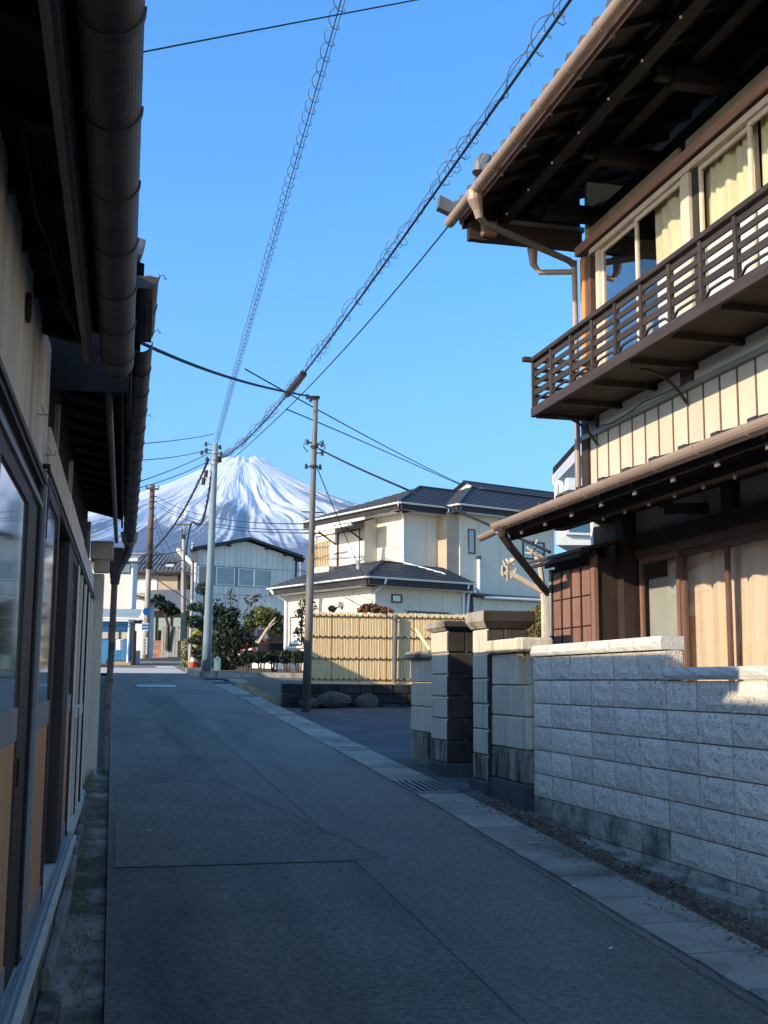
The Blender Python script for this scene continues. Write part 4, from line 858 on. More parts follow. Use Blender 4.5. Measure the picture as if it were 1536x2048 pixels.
# ------------------------------------------------------------------ cream house with dark hipped roofs
H2A = math.atan2(.3624, .932); H2O = (8.324, 35.793, 0)
H2 = Matrix.Translation(H2O) @ Matrix.Rotation(H2A, 4, 'Z')
h2 = thing('two_storey_house', 'cream two storey house with dark hipped roofs and white gutters behind the bamboo fence', 'house', (H2O[0], H2O[1], 1.85), H2A)
def G(name, m, mb, parent=h2, **k): return mb.done(name, m, parent, H2, **k)
def panels_b(a0, a1, b, z0, z1, n, th=.05):
    w = (a1 - a0) / n
    for i in range(n): G('siding_panel', M['h2wall'], MB().box(a0 + i * w + .006, a0 + (i + 1) * w - .006, b, b + th, z0, z1))
def panels_a(b0, b1, a, z0, z1, n, th=.05):
    w = (b1 - b0) / n
    for i in range(n): G('siding_panel', M['h2wall'], MB().box(a, a + th, b0 + i * w + .006, b0 + (i + 1) * w - .006, z0, z1))
# masses (joint colour) and cladding
G('wall', M['tan'], MB().box(.04, 3.68, .04, 5.2, 1.6, 4.86).box(3.68, 8.6, .94, 8, 1.6, 7.5).box(2.33, 4.3, 1.54, 6.25, 4.8, 7.5).box(1.8, 2.4, 3.14, 6.25, 4.8, 7.5))
panels_b(0, 3.71, 0, 1.7, 4.72, 4); panels_a(.052, 5.2, 0, 1.7, 4.72, 5)
panels_b(2.29, 4.15, 1.5, 4.9, 7.42, 2); panels_a(1.552, 3.1, 2.29, 4.9, 7.42, 1); panels_a(.952, 1.56, 4.16, 4.9, 7.42, 1); panels_b(4.21, 8.6, .9, 1.8, 7.5, 5)
panels_b(1.75, 2.288, 3.1, 4.9, 7.42, 1)
G('siding_panel', M['h2wall'], MB().box(1.75, 1.8, 3.152, 3.35, 4.9, 7.4)); G('siding_panel', M['h2wall'], MB().box(1.75, 1.8, 3.35, 6.3, 4.9, 5.42)); G('siding_panel', M['h2wall'], MB().box(1.75, 1.8, 3.35, 6.3, 7.02, 7.4))
def win(a0, a1, b0, b1, z0, z1, m=M['frame_brown'], pm=M['glass_dark'], lab=None, nsplit=2):
    fr = MB(); t = .05
    if abs(b1 - b0) < .2:          # on a right-hand (b) face
        fr.box(a0, a0 + t, b0 - .03, b0, z0, z1).box(a1 - t, a1, b0 - .03, b0, z0, z1).box(a0 + t, a1 - t, b0 - .029, b0 - .001, z1 - t, z1).box(a0 + t, a1 - t, b0 - .029, b0 - .001, z0, z0 + t)
        if nsplit == 2: fr.box((a0 + a1) / 2 - .025, (a0 + a1) / 2 + .025, b0 - .028, b0 - .002, z0 + t, z1 - t)
        w = G('window', m, fr, label=lab); G('pane', pm, MB().box(a0 + t, a1 - t, b0 - .012, b0 - .008, z0 + t, z1 - t), w)
    else:
        fr.box(a0 - .03, a0, b0, b0 + t, z0, z1).box(a0 - .03, a0, b1 - t, b1, z0, z1).box(a0 - .029, a0 - .001, b0 + t, b1 - t, z1 - t, z1).box(a0 - .029, a0 - .001, b0 + t, b1 - t, z0, z0 + t)
        if nsplit == 2: fr.box(a0 - .028, a0 - .002, (b0 + b1) / 2 - .03, (b0 + b1) / 2 + .03, z0 + t, z1 - t)
        w = G('window', m, fr, label=lab); G('pane', pm, MB().box(a0 - .012, a0 - .008, b0 + t, b1 - t, z0 + t, z1 - t), w)
    return w
win(1.76, 1.76, 3.35, 4.75, 5.42, 7.02, pm=M['curtain_white'], nsplit=1); win(1.76, 1.76, 4.78, 6.2, 5.42, 7.02, pm=M['curtain_white'], nsplit=1)
win(4.56, 4.88, .895, .895, 6.12, 6.98, nsplit=1); win(7.05, 8.1, .895, .895, 6.1, 6.75, m=M['darktrim'])
win(.72, 1.13, -.005, -.005, 4.22, 4.5, nsplit=1, m=M['frame_brown']); win(1.35, 3.0, -.005, -.005, 2.9, 3.98, m=M['frame_brown'], pm=M['frost'])
G('window_hood', M['h2wall'], MB().box(1.25, 3.1, -.06, -.002, 4.0, 4.04))
win(-.005, -.005, 4.2, 5.0, 2.95, 3.95, m=M['frame_brown'], pm=M['curtain_white'], nsplit=1); G('window_sill', M['white'], MB().box(-.09, -.003, 4.1, 5.1, 2.86, 2.93))
win(-.005, -.005, .9, 2.9, 2.4, 3.7, m=M['frame_brown'], pm=M['frost'])
G('vent_hood', M['metal'], MB().tube([(-.02, 1.75, 4.22), (-.14, 1.75, 4.2), (-.17, 1.75, 4.12)], [.1, .1, .07], 8))
# roofs: overlapping courses of slate-like shingles
def slope(e0, e1, t0, t1, n, name='roof', th=.03):
    e0, e1, t0, t1 = map(np.array, (e0, e1, t0, t1)); mb = MB()
    nn = np.cross(e1 - e0, t0 - e0 + (t1 - e1)); nn = nn / np.linalg.norm(nn); nn = nn if nn[2] > 0 else -nn
    for i in range(n):
        f0, f1 = i / n, min(1, (i + 1.12) / n)
        a, b, c, d = e0 + (t0 - e0) * f0, e1 + (t1 - e1) * f0, e1 + (t1 - e1) * f1, e0 + (t0 - e0) * f1
        mb.add([a, b, c, d, a + nn * th, b + nn * th, c + nn * .004, d + nn * .004], [(0, 1, 2, 3), (4, 5, 6, 7), (0, 1, 5, 4), (1, 2, 6, 5), (2, 3, 7, 6), (3, 0, 4, 7)])
    return G(name, M['slate'], mb)
def ridge(p, q, r=.045): return G('ridge_cap', M['slate'], MB().tube([p, q], r, 6))
# first-floor roof round the corner
s_ = .36
slope((-.6, -.6, 4.96), (3.62, -.6, 4.96), (1.2, 1.2, 5.61), (3.62, 1.2, 5.61), 8); slope((-.6, 5.63, 4.96), (-.6, -.6, 4.96), (1.2, 5.63, 5.61), (1.2, 1.2, 5.61), 8)
slope((3.62, 1.5, 5.55), (1.2, 1.2, 5.61), (3.62, 1.55, 5.56), (1.5, 1.55, 5.6), 1); ridge((-.6, -.6, 5.0), (1.2, 1.2, 5.66)); ridge((1.2, 1.2, 5.66), (1.2, 5.6, 5.66)); ridge((1.2, 1.2, 5.66), (2.2, 1.45, 5.66))
G('roof', M['slate'], MB().prism([(1.2, 1.2, 5.2), (1.2, 1.2, 5.6), (1.75, 3.0, 5.6), (1.75, 3.0, 5.2)], (0, 2.6, 0)))
# upper hip roofs
slope((1.69, .9, 7.66), (4.6, .9, 7.66), (4.85, 4.06, 8.86), (4.85, 4.06, 8.86), 14) if 0 else None
slope((1.69, .9, 7.66), (6.5, .9, 7.66), (4.85, 4.06, 8.86), (6.5, 4.06, 8.86), 13); slope((1.69, 7.2, 7.66), (1.69, .9, 7.66), (4.85, 4.06, 8.86), (4.85, 4.05, 8.86), 13)
ridge((1.69, .9, 7.7), (4.85, 4.06, 8.9)); ridge((4.85, 4.06, 8.9), (8, 4.06, 8.9))
slope((3.72, .3, 7.72), (8.95, .3, 7.72), (7.1, 3.7, 9.08), (8.95, 3.7, 9.08), 14); slope((3.72, 7, 7.72), (3.72, .3, 7.72), (7.1, 3.75, 9.08), (7.1, 3.7, 9.08), 14)
slope((8.95, .3, 7.72), (12.2, .3, 7.72), (8.95, 3.7, 9.08), (12.2, 3.7, 9.08), 14)
ridge((3.72, .3, 7.76), (7.1, 3.7, 9.12))
G('gablet', M['white'], MB().prism([(7.05, 3.1, 8.92), (7.05, 4.9, 8.92), (7.05, 4.0, 9.26)], (.05, 0, 0))); slope((6.85, 3.0, 8.86), (12.2, 3.0, 8.86), (6.85, 4.0, 9.28), (12.2, 4.0, 9.28), 4); ridge((6.85, 4.0, 9.3), (12.2, 4.0, 9.3)); slope((12.2, 5.2, 8.8), (6.85, 5.2, 8.8), (12.2, 4.02, 9.28), (6.85, 4.02, 9.28), 4)
# fascias, soffits, gutters
def eave(a0, b0, a1, b1, z, inw, first=True):
    """dark fascia, white soffit and white gutter along an eave; inw = direction to the wall"""
    d = np.array([a1 - a0, b1 - b0]); d = d / np.linalg.norm(d)
    G('fascia', M['darktrim'], MB().bar((a0 + inw[0] * .08, b0 + inw[1] * .08, z - .12), (a1 + inw[0] * .08, b1 + inw[1] * .08, z - .12), .03, .26))
    G('soffit', M['white'], MB().add([(a0 + inw[0] * .1, b0 + inw[1] * .1, z - .255), (a1 + inw[0] * .1, b1 + inw[1] * .1, z - .255), (a1 + inw[0] * .62, b1 + inw[1] * .62, z - .255), (a0 + inw[0] * .62, b0 + inw[1] * .62, z - .255)], [(0, 1, 2, 3)]))
    G('gutter', M['white'], MB().sweep(half(.06, .008, 6), (a0, b0, z), (a1, b1, z), (-inw[0], -inw[1], 0), (0, 0, 1)))
eave(-.6, -.6, 3.62, -.6, 4.95, (0, 1)); eave(-.6, -.62, -.6, 5.63, 4.95, (1, 0))
eave(1.69, .9, 3.75, .9, 7.65, (0, 1)); eave(1.69, .88, 1.69, 7.2, 7.65, (1, 0)); eave(3.72, .3, 12.2, .3, 7.71, (0, 1)); eave(3.72, .28, 3.72, .95, 7.71, (1, 0))
G('soffit', M['white'], MB().box(4.12, 4.7, .35, .95, 7.44, 7.455))
# downpipes
def dp(pts, r=.04, m='white'): return G('downpipe', M[m], MB().tube(pts, r, 8))
dp([(.1, -.6, 4.9), (.1, -.55, 4.78), (.03, -.08, 4.5), (.03, -.05, 1.9)]); dp([(3.4, -.6, 4.9), (3.42, -.5, 4.75), (3.6, -.06, 4.6), (3.6, -.05, 1.9)]); dp([(3.66, -.6, 4.7), (3.78, -.1, 4.62), (3.78, .2, 1.9)], .045)
dp([(-.6, 5.4, 4.9), (-.5, 5.35, 4.75), (-.06, 5.25, 4.5), (-.05, 5.25, 1.9)], .06); dp([(1.69, 1.0, 7.6), (1.9, 1.2, 7.45), (2.22, 1.46, 7.3), (2.24, 1.45, 5.7), (3.0, .3, 5.3), (3.05, .2, 5.24)])
dp([(5.02, .86, 5.95), (5.02, .86, 4.8)], .055); G('vent_cap', M['darktrim'], MB().tube([(5.02, .86, 5.95), (5.02, .86, 6.06)], .08, 10)); G('bracket', M['metal'], MB().box(4.9, 5.1, .84, .9, 4.86, 4.95))
# small lean-to roof at the right
G('lean_to_roof', M['metal_roof'], MB().prism([(4.4, .9, 4.72), (4.4, .9, 4.78), (4.4, .2, 4.66), (4.4, .2, 4.6)], (4.3, 0, 0))); G('gutter', M['white'], MB().tube([(4.7, .17, 4.58), (8.7, .17, 4.62)], .045, 8))
panels_b(4.4, 8.6, .4, 1.8, 4.6, 4)
# balcony and awning over the upper left window
ba = G('balcony', M['h2wall'], MB().box(.95, 1.7, 4.1, 5.1, 5.45, 5.72)); G('rail', M['bamboo_rail'], MB().box(.95, 1.0, 4.1, 5.1, 6.56, 6.62), ba)
for i in range(9): G('slat', M['bamboo_rail'], MB().box(.96, .99, 4.12 + i * .11, 4.12 + i * .11 + .05, 5.72, 6.56), ba)
aw = G('awning', M['darktrim'], MB().prism([(.85, 2.5, 6.98), (.85, 2.5, 7.03), (1.74, 2.5, 7.3), (1.74, 2.5, 7.25)], (0, 2.5, 0))); G('gutter', M['white'], MB().tube([(.85, 2.5, 7.0), (.85, 5.0, 7.0)], .05, 8), aw)
for b in (3.2, 4.9): G('bracket', M['darktrim'], MB().bar((1.72, b, 6.6), (1.0, b, 7.0), .05, .05), aw)
G('conduit', M['white'], MB().tube([(3.15, -.03, 3.4), (3.15, -.03, 4.0), (3.2, -.03, 4.2), (3.3, -.03, 4.3)], .02, 6)); G('meter_box', M['white'], MB().cbox(3.05, 3.25, -.1, -.003, 3.6, 3.9, b=.01))
# ------------------------------------------------------------------ white gabled building straight ahead
def facing(px, py, D, rz=-YAW):
    p = atD(px, py, D); return Matrix.Translation((p[0], p[1], 0)) @ Matrix.Rotation(rz, 4, 'Z')
WB = facing(487, 1330, 58, .34) @ Matrix.Diagonal((1.13, 1, 1, 1))
wb = thing('warehouse', 'pale gabled building with ribbed white cladding and dark roof edge, behind the garden', 'building', tuple(WB.translation) [:2] + (2.5,), .34)
def B_(name, m, mb, parent=wb, **k): return mb.done(name, m, parent, WB, **k)
SKEW = np.array([.43, .905, 0.0]); zW = [8.02, 8.68]                                        # wall height at the sides and at the peak
def zt(x): return zW[1] - abs(x) * (zW[1] - zW[0]) / 2.42
B_('wall', M['plaster_grey'], MB().prism([(-2.34, .06, 2), (2.38, .06, 2), (2.38, .06, zt(2.38) - .05), (0, .06, zW[1] - .05), (-2.34, .06, zt(2.34) - .05)], SKEW * 2.2))
x = -2.36; i = 0
while x < 2.38:
    w = .262; x1 = min(x + w, 2.40)
    for (za, zb) in ((2.2, 5.95), (5.97, 6.38), (6.4, 7.33), (7.35, None)):
        if za == 6.4 and (-2.3 < x + w / 2 < -1.6 or -1.45 < x + w / 2 < -.5 or -.4 < x + w / 2 < 1.35): continue
        if zb is None: B_('cladding_board', M['offwhite'], MB().prism([(x + .006, 0, za), (x1 - .006, 0, za), (x1 - .006, 0, zt(x1)), (x + .006, 0, zt(x))], (0, .05, 0)))
        else: B_('cladding_board', M['offwhite'], MB().box(x + .006, x1 - .006, 0, .05, za, zb))
    x += w; i += 1
for (a, b, m_) in ((-2.27, -1.63, 'tan'), (-1.42, -.52, 'glass'), (-.36, .42, 'glass'), (.42, 1.32, 'glass')):
    fr = B_('window', M['white'], MB().box(a, a + .04, -.02, .05, 6.42, 7.3).box(b - .04, b, -.02, .05, 6.42, 7.3).box(a + .04, b - .04, -.019, .05, 7.26, 7.3).box(a + .04, b - .04, -.019, .05, 6.42, 6.46))
    B_('pane', M[m_], MB().box(a + .04, b - .04, .02, .03, 6.46, 7.26), fr)
    if m_ != 'tan':
        B_('blind', M['blind'], MB().box(a + .042, b - .042, .048, .052, 6.462, 7.258), fr)
        for k in range(4): B_('blind_slat', M['plaster_grey'], MB().box(a + .05, b - .05, .036, .042, 6.55 + k * .18, 6.6 + k * .18), fr)
R0 = [(-2.72, -.35, 8.0), (0, -.35, 8.74), (2.72, -.35, 8.0), (2.72, -.35, 8.14), (0, -.35, 8.86), (-2.72, -.35, 8.14)]
B_('roof', M['darktrim'], MB().prism(R0, SKEW * 2.8)); B_('gutter', M['darktrim'], MB().tube([(2.76, -.36, 7.98), (2.76 + .9, 1.8, 7.98)], .07, 8)); B_('gutter', M['darktrim'], MB().tube([(-2.76, -.36, 7.98), (-2.76 + .95, 1.75, 7.98)], .07, 8))
B_('soffit', M['tan'], MB().prism([(-2.7, -.2, 7.5), (-2.4, -.2, 7.5), (-2.4, -.2, 7.98), (-2.7, -.2, 7.98)], SKEW * 1.6)); B_('downpipe', M['white'], MB().tube([(-2.42, -.06, 7.6), (-2.42, -.06, 2.4)], .06, 8)); B_('downpipe', M['darktrim'], MB().tube([(2.5, -.06, 7.95), (2.46, -.05, 2.4)], .05, 8))
for x in (-1.9, -.9, .95, 1.9): B_('purlin_end', M['darktrim'], MB().box(x - .05, x + .05, -.3, 0, zt(x) - .1, zt(x) - .02))
cw = thing('chimney', 'thin grey flue pipe on the right side of the warehouse', 'flue', tuple(atD(600, 1150, 59))); MB().tube([atD(601, 1165, 59), atD(601, 1128, 59)], .06, 8).done('flue_pipe', M['metal'], cw); MB().tube([atD(601, 1128, 59), atD(601, 1124, 59)], .08, 8).done('flue_cap', M['metal'], cw)

# ------------------------------------------------------------------ far houses up the street
def framed(name, label, cat, px, py, D, rz, group=None):
    f = facing(px, py, D, rz); z0 = gz(f.translation[1]); f = Matrix.Translation((f.translation[0], f.translation[1], z0)) @ Matrix.Rotation(rz, 4, 'Z')
    t = thing(name, label, cat, tuple(f.translation), rz, group)
    return t, (lambda n, m, mb, p=None, **k: mb.done(n, M[m], p or t, f, **k))
# blue shed
sh, S = framed('shed', 'weathered blue shed with pale tin roof at the cross street', 'shed', 262, 1330, 46.5, -.1)
S('wall', 'tan', MB().box(-3.4, -.03, .1, 1.7, 0, 1.72)); S('wall', 'tan', MB().box(-.03, .0, .14, 1.7, 0, 1.7))
for i in range(14):
    a = -1.95 + i * .14; S('blue_board', 'blue', MB().cbox(a, a + .135, .05, .098, .18 if i > 6 else .05, .98, b=.004))
for (z0, z1) in ((1.35, 1.48), (1.485, 1.6), (1.605, 1.72)): S('blue_board', 'blue', MB().cbox(-3, -.02, .05, .098, z0, z1, b=.004))
for i in range(3):
    a = -1.32 + i * .42; w = S('window', 'frame_brown', MB().box(a, a + .03, .04, .098, 1.0, 1.34).box(a + .37, a + .4, .04, .098, 1.0, 1.34).box(a + .03, a + .37, .042, .096, 1.31, 1.34).box(a + .03, a + .37, .042, .096, 1.0, 1.03)); S('pane', 'paper', MB().box(a + .03, a + .37, .06, .07, 1.03, 1.31), w)
S('roof', 'bluegreen', MB().prism([(-3.6, -.35, 1.84), (.27, -.35, 1.84), (.27, -.35, 1.9), (-3.6, -.35, 1.9)], (0, .02, 0)).prism([(-3.6, -.33, 1.86), (-3.6, -.33, 1.9), (-3.6, 1.5, 2.3), (-3.6, 1.5, 2.26)], (3.86, 0, 0)))
S('gutter', 'white', MB().tube([(-3.6, -.4, 1.84), (.36, -.4, 1.8)], .04, 8)); S('downpipe', 'white', MB().tube([(-.1, -.36, 1.78), (-.12, -.05, 1.6), (-.14, .0, .1)], .045, 8)); S('gutter', 'white', MB().tube([(.3, -.4, 1.8), (.3, 1.4, 1.8)], .04, 8)); S('rafter', 'brownwall', MB().box(.02, .28, .2, 1.4, 1.7, 1.78))
dr = MB().tube([atD(240, 1299, 46.2), atD(240, 1279, 46.2)], .15, 12).done('drum', M['white'], None, label='white drum fixed to the front of the blue shed', cat='drum', base=tuple(atD(240, 1299, 46.2)))
MB().tube([atD(269, 1333, 47.5), atD(271, 1262, 47.5)], .05, 8).done('rusty_pipe', M['rust'], None, label='rust red upright pipe at the corner of the blue shed', cat='pipe', base=tuple(atD(269, 1333, 47.5)))
for i, (px, l) in enumerate(((272, 'white bollard nearer the blue shed'), (277, 'white bollard farther from the blue shed'))):
    p = atD(px, 1333, 48.5); mb = MB().tube([(p[0], p[1], gz(p[1]) - .05), (p[0], p[1], p[2] + .62), (p[0], p[1], p[2] + .66)], [.07, .07, .04], 10); mb.done('bollard', M['white'], None, label=l, cat='bollard', group='white bollards by the blue shed')
# white house above it
wh, S = framed('house', 'plain white house rising behind the blue shed', 'house', 258, 1325, 54, -.2)
for i in range(4): S('siding_panel', 'offwhite', MB().box(-3.4 + i * .85 + .01, -2.57 + i * .85, 0, .06, 0, 4.62))
S('wall', 'white', MB().box(-3.4, -.04, .065, 1.6, 0, 4.6)); S('roof', 'plaster_grey', MB().prism([(-3.7, -.4, 4.6), (.32, -.4, 4.6), (.32, -.4, 4.72), (-3.7, -.4, 4.72)], (0, 2.4, .5))); S('gutter', 'white', MB().tube([(-3.7, -.45, 4.6), (.3, -.45, 4.6)], .07, 8)); S('downpipe', 'white', MB().tube([(-.0, -.3, 4.55), (.02, -.08, 4.3), (.02, -.06, 2.4)], .06, 8)); w = S('window', 'darktrim', MB().box(-.55, -.05, -.03, -.002, 4.0, 4.5)); S('pane', 'glass_dark', MB().box(-.5, -.1, -.04, -.031, 4.05, 4.45), w)
# tiled roof house
th_, S = framed('house', 'tan house with ribbed grey tile roof and pale ridge', 'house', 300, 1310, 72, -.34)
S('wall', 'tan', MB().box(-1.5, 2.0, 0, 6, 0, 5.1)); S('wall', 'tan', MB().box(2.002, 2.6, .9, 6, 0, 5.0))
n_ = 19
for i in range(n_):
    a = -2.1 + i * .262; t0 = min(1, max(.05, (n_ - i) / (n_ - 6.)))
    S('tile_row', 'tile', MB().tube([(a, -.7, 5.2), (a, -.7 + 3 * t0, 5.2 + 1.45 * t0)], .125, 6))
S('roof', 'tile', MB().add([(-2.3, -.7, 5.16), (2.95, -.7, 5.16), (.9, 2.3, 6.6), (-2.3, 2.3, 6.6)], [(0, 1, 2, 3)])); S('ridge', 'cap', MB().tube([(3.0, -.75, 5.3), (.9, 2.3, 6.78), (.9, 3, 6.8)], .15, 8)); S('roof', 'tile', MB().add([(2.95, -.7, 5.16), (2.95, 6, 5.16), (.9, 4, 6.6), (.9, 2.3, 6.6)], [(0, 1, 2, 3)]))
S('eave_board', 'dwood', MB().box(-2.2, 2.9, -.62, -.5, 5.0, 5.12)); w = S('window', 'white', MB().box(-.9, .3, -.05, -.002, 3.9, 4.75)); S('pane', 'curtain_white', MB().box(-.85, .25, -.06, -.051, 3.95, 4.7), w)
for x in (1.1, 1.45): w = S('window', 'frame_brown', MB().box(x + .95, x + 1.2, .86, .898, 3.3, 4.5)); S('pane', 'glass_dark', MB().box(x + .98, x + 1.17, .85, .859, 3.35, 4.45), w)
S('post', 'dwood', MB().box(1.6, 1.72, -.06, -.002, 1, 5)); S('eave', 'tile', MB().prism([(-2.4, -1.4, 3.0), (2.6, -1.4, 3.0), (2.6, -1.4, 3.08), (-2.4, -1.4, 3.08)], (0, 1.4, .5)))
# low white outbuilding with a dark pent roof in front of it
ob, S = framed('outbuilding', 'low white outbuilding with a dark sloping roof before the tiled house', 'outbuilding', 271, 1320, 60, -.3)
S('wall', 'white', MB().box(-1.1, .5, 0, 1.5, 0, 3.0)); S('roof', 'darktrim', MB().prism([(-1.2, -.3, 3.45), (1.0, -.3, 2.85), (1.0, -.3, 2.95), (-1.2, -.3, 3.55)], (0, 2.0, 0))); S('downpipe', 'darktrim', MB().tube([(-.85, -.05, 3.3), (-.85, -.05, .3)], .05, 8))
# brown houses at the end
for (px, D, h, w_, m_, lab) in ((322, 67, 2.7, 3.1, 'brownwall', 'low brown house with dark windows at the far end of the lane'), (360, 76, 3.3, 2.4, 'tan', 'narrow tan house at the bend of the far lane')):
    t, S = framed('house', lab, 'house', px, 1312, D, -.34)
    S('wall', m_, MB().box(-w_ / 2, w_ / 2, 0, 5, -.2, h)); S('roof', 'tile', MB().prism([(-w_ / 2 - .4, -.7, h - .1), (w_ / 2 + .4, -.7, h - .1), (w_ / 2 + .4, -.7, h), (-w_ / 2 - .4, -.7, h)], (0, 5, 1.5)))
    for x in (-.36, -.08, .2): w = S('window', 'darktrim', MB().box(x * w_, x * w_ + .8, -.05, -.002, .9, 2.3)); S('pane', 'glass_dark', MB().box(x * w_ + .06, x * w_ + .74, -.06, -.051, .95, 2.25), w)
bkw, S = framed('brick_wall', 'low red brown brick wall at the foot of the brown house', 'wall', 306, 1313, 64.5, -.34)
for r_ in range(9):
    for c_ in range(8): S('brick', 'brick', MB().box(-.9 + c_ * .24 + (.12 if r_ % 2 else 0), -.9 + c_ * .24 + .228 + (.12 if r_ % 2 else 0), 0, .12, r_ * .1 - .05, r_ * .1 + .04))
S('mortar', 'mortar', MB().box(-.88, 1.1, .01, .11, -.2, .84)); S('coping', 'brick', MB().cbox(-.95, 1.2, -.02, .14, .86, .93))
gt, S = framed('sliding_gate', 'grey corrugated metal gate panel standing beside the far lane', 'gate', 338, 1313, 64, -.5)
for i in range(6): S('slat', 'plaster_grey', MB().box(-.5 + i * .17, -.36 + i * .17, 0, .05, .05, 1.7))
S('frame', 'plaster_grey', MB().box(-.55, .55, .05, .08, .05, .12).box(-.55, .55, .05, .08, 1.62, 1.7))
gp = MB().cbox(-.14, .14, -.14, .14, -.1, 1.6); gp.done('gate_post', M['cap'], None, Matrix.Translation((*atD(300, 1311, 66)[:2], gz(atD(300, 1311, 66)[1]))), label='pale square gate post left of the brick wall', cat='post', base=(0, 0, 0))
# peeking white gable house on the right, behind the timber house
pk = thing('house', 'white gable house peeking out beside the brown timber house', 'house', (8.3, 19.5, gz(19)))
PD = np.array([.55, .83, 0.0])
P0 = lambda px, py: atY(px, py, 18.5)
a, b, c = P0(1088, 958), P0(1165, 872), P0(1242, 958)
MB().prism([P0(1112, 1090), P0(1220, 1090), P0(1220, 935), P0(1165, 886), P0(1112, 940)], PD * 6).done('wall', M['plaster'], pk)
MB().prism([a, b, b + np.array([0, 0, .12]), a + np.array([0, 0, .12])], PD * 6.3).done('roof', M['darktrim'], pk, Matrix.Translation((0, -.4, 0))); MB().prism([c, b, b + np.array([0, 0, .12]), c + np.array([0, 0, .12])], PD * 6.3).done('roof', M['darktrim'], pk, Matrix.Translation((0, -.4, 0)))
MB().prism([a - np.array([0, .42, .0]), b - np.array([0, .42, .0]), b - np.array([0, .42, .22]), a - np.array([0, .42, .16])], (0, .04, 0)).done('barge_board', M['white'], pk)
p_ = P0(1113, 965); MB().box(p_[0], p_[0] + .5, p_[1] - .5, p_[1] - .02, p_[2] - .2, p_[2] + .0).done('window_hood', M['white'], pk)
p_ = P0(1128, 965); w = MB().box(p_[0], p_[0] + .6, p_[1] - .06, p_[1] - .002, p_[2] - .9, p_[2] - .05).done('window', M['white'], pk); MB().box(p_[0] + .05, p_[0] + .55, p_[1] - .07, p_[1] - .061, p_[2] - .85, p_[2] - .1).done('pane', M['glass_dark'], w)
MB().tube([P0(1108, 968) - np.array([0, .1, 0]), P0(1108, 1010) - np.array([0, .1, 0])], .03, 6).done('downpipe', M['white'], pk)

# ------------------------------------------------------------------ poles
def pole(label, base, top, r0, r1, m, group=None):
    t = thing('utility_pole', label, 'pole', tuple(base), 0, group); MB().tube([base + (top - base) * k / 6 for k in range(7)], [r0 + (r1 - r0) * k / 6 for k in range(7)], 14).done('shaft', M[m], t, smooth=True); return t
PG = 'utility poles along the lane'
pb = atD(612, 1422, 21.35); pb[2] = gz(pb[1]) - .02; pt = atD(632, 792, 21.35)
p1 = pole('brown steel pole standing in front of the bamboo fence', pb, pt, .07, .042, 'pole_steel', PG)
MB().tube([pb + np.array([0, 0, -.0]), pb + (pt - pb) * .5], [.08, .07], 14).done('lower_tube', M['pole_steel'], p1, smooth=True)
al = lambda py: pb + (pt - pb) * ((1420 - py) / 628)
for py in (795, 893, 932): MB().tube([al(py + 3), al(py - 3)], [.075, .075], 12).done('band', M['insul'], p1)
for py, dx in ((795, -.16), (800, -.1), (888, .14), (885, -.13), (905, .15), (933, .12), (933, -.14)):
    c = al(py); MB().tube([c, c + np.array([dx, 0, 0])], .012, 6).done('bracket', M['insul'], p1); MB().tube([c + np.array([dx, 0, -.04]), c + np.array([dx, 0, .05])], [.03, .022], 8).done('insulator', M['insul'], p1)
for py in (1023, 1065): c = al(py); MB().tube([c + np.array([-.2, 0, 0]), c + np.array([.2, 0, 0])], .012, 6).done('step_bolt', M['insul'], p1)
for s in (-1, 1):
    c = al(900); MB().tube([c + np.array([s * .05, 0, .12]), c + np.array([s * .16, 0, .2]), c + np.array([s * .2, 0, .06]), c + np.array([s * .12, 0, -.04])], .009, 6).done('jumper_loop', M['cable'], p1)
qb = atD(412, 1352, 37.1); qb[2] = gz(qb[1]) - .02; qt = atD(431, 886, 37.1)
p2 = pole('pale blue grey steel pole beside the dark shrubs at the kerb', qb, qt, .15, .085, 'pole_galv', PG)
ql = lambda py: qb + (qt - qb) * ((1352 - py) / 466)
for py in (905, 918, 926): MB().tube([ql(py + 2), ql(py - 2)], [.12, .12], 12).done('band', M['metal'], p2)
MB().tube([ql(925) + np.array([.12, 0, 0]), ql(912) + np.array([.12, 0, 0])], .1, 8).done('cable_joint', M['insul'], p2)
for py, dx in ((890, -.3), (902, -.28), (908, -.42), (920, -.25), (895, .15), (908, .2)):
    c = ql(py); MB().tube([c, c + np.array([dx, 0, .03])], .018, 6).done('bracket', M['metal'], p2); MB().tube([c + np.array([dx, 0, -.05]), c + np.array([dx, 0, .08])], [.05, .035], 8).done('insulator', M['insul'], p2)
for py, px in ((1000, 408), (985, 413)): MB().tube([atD(px, py - 45, 37), atD(px - 2, py - 30, 37)], .06, 8).done('cable_grip', M['insul'], p2)
fb = atD(290, 1322, 60); fb[2] = gz(fb[1]); ft = atD(305, 969, 60)
p3 = pole('brown concrete pole with a short crossarm up the lane on the left', fb, ft, .17, .115, 'pole_conc', PG)
fl = lambda py: fb + (ft - fb) * ((1322 - py) / 353)
MB().tube([fl(1140), ft], [.17, .125], 14).done('upper_shaft', M['pole_wood'], p3, smooth=True)
c = fl(978); MB().bar(c + np.array([-.33, -.15, 0]), c + np.array([.33, -.15, -.02]), .08, .09).done('crossarm', M['pole_wood'], p3)
for dx in (-.3, .3): MB().tube([c + np.array([dx, -.15, 0]), c + np.array([dx, -.15, .16])], .035, 6).done('insulator', M['insul'], p3)
for py in (995, 1005, 1018, 1060, 1095):
    c = fl(py); MB().tube([c + np.array([-.1, -.15, 0]), c + np.array([.24, -.2, .03])], .025, 6).done('bracket', M['insul'], p3)
ab = atD(366, 1335, 62); ab[2] = gz(ab[1]); at_ = atD(367, 1078, 62)
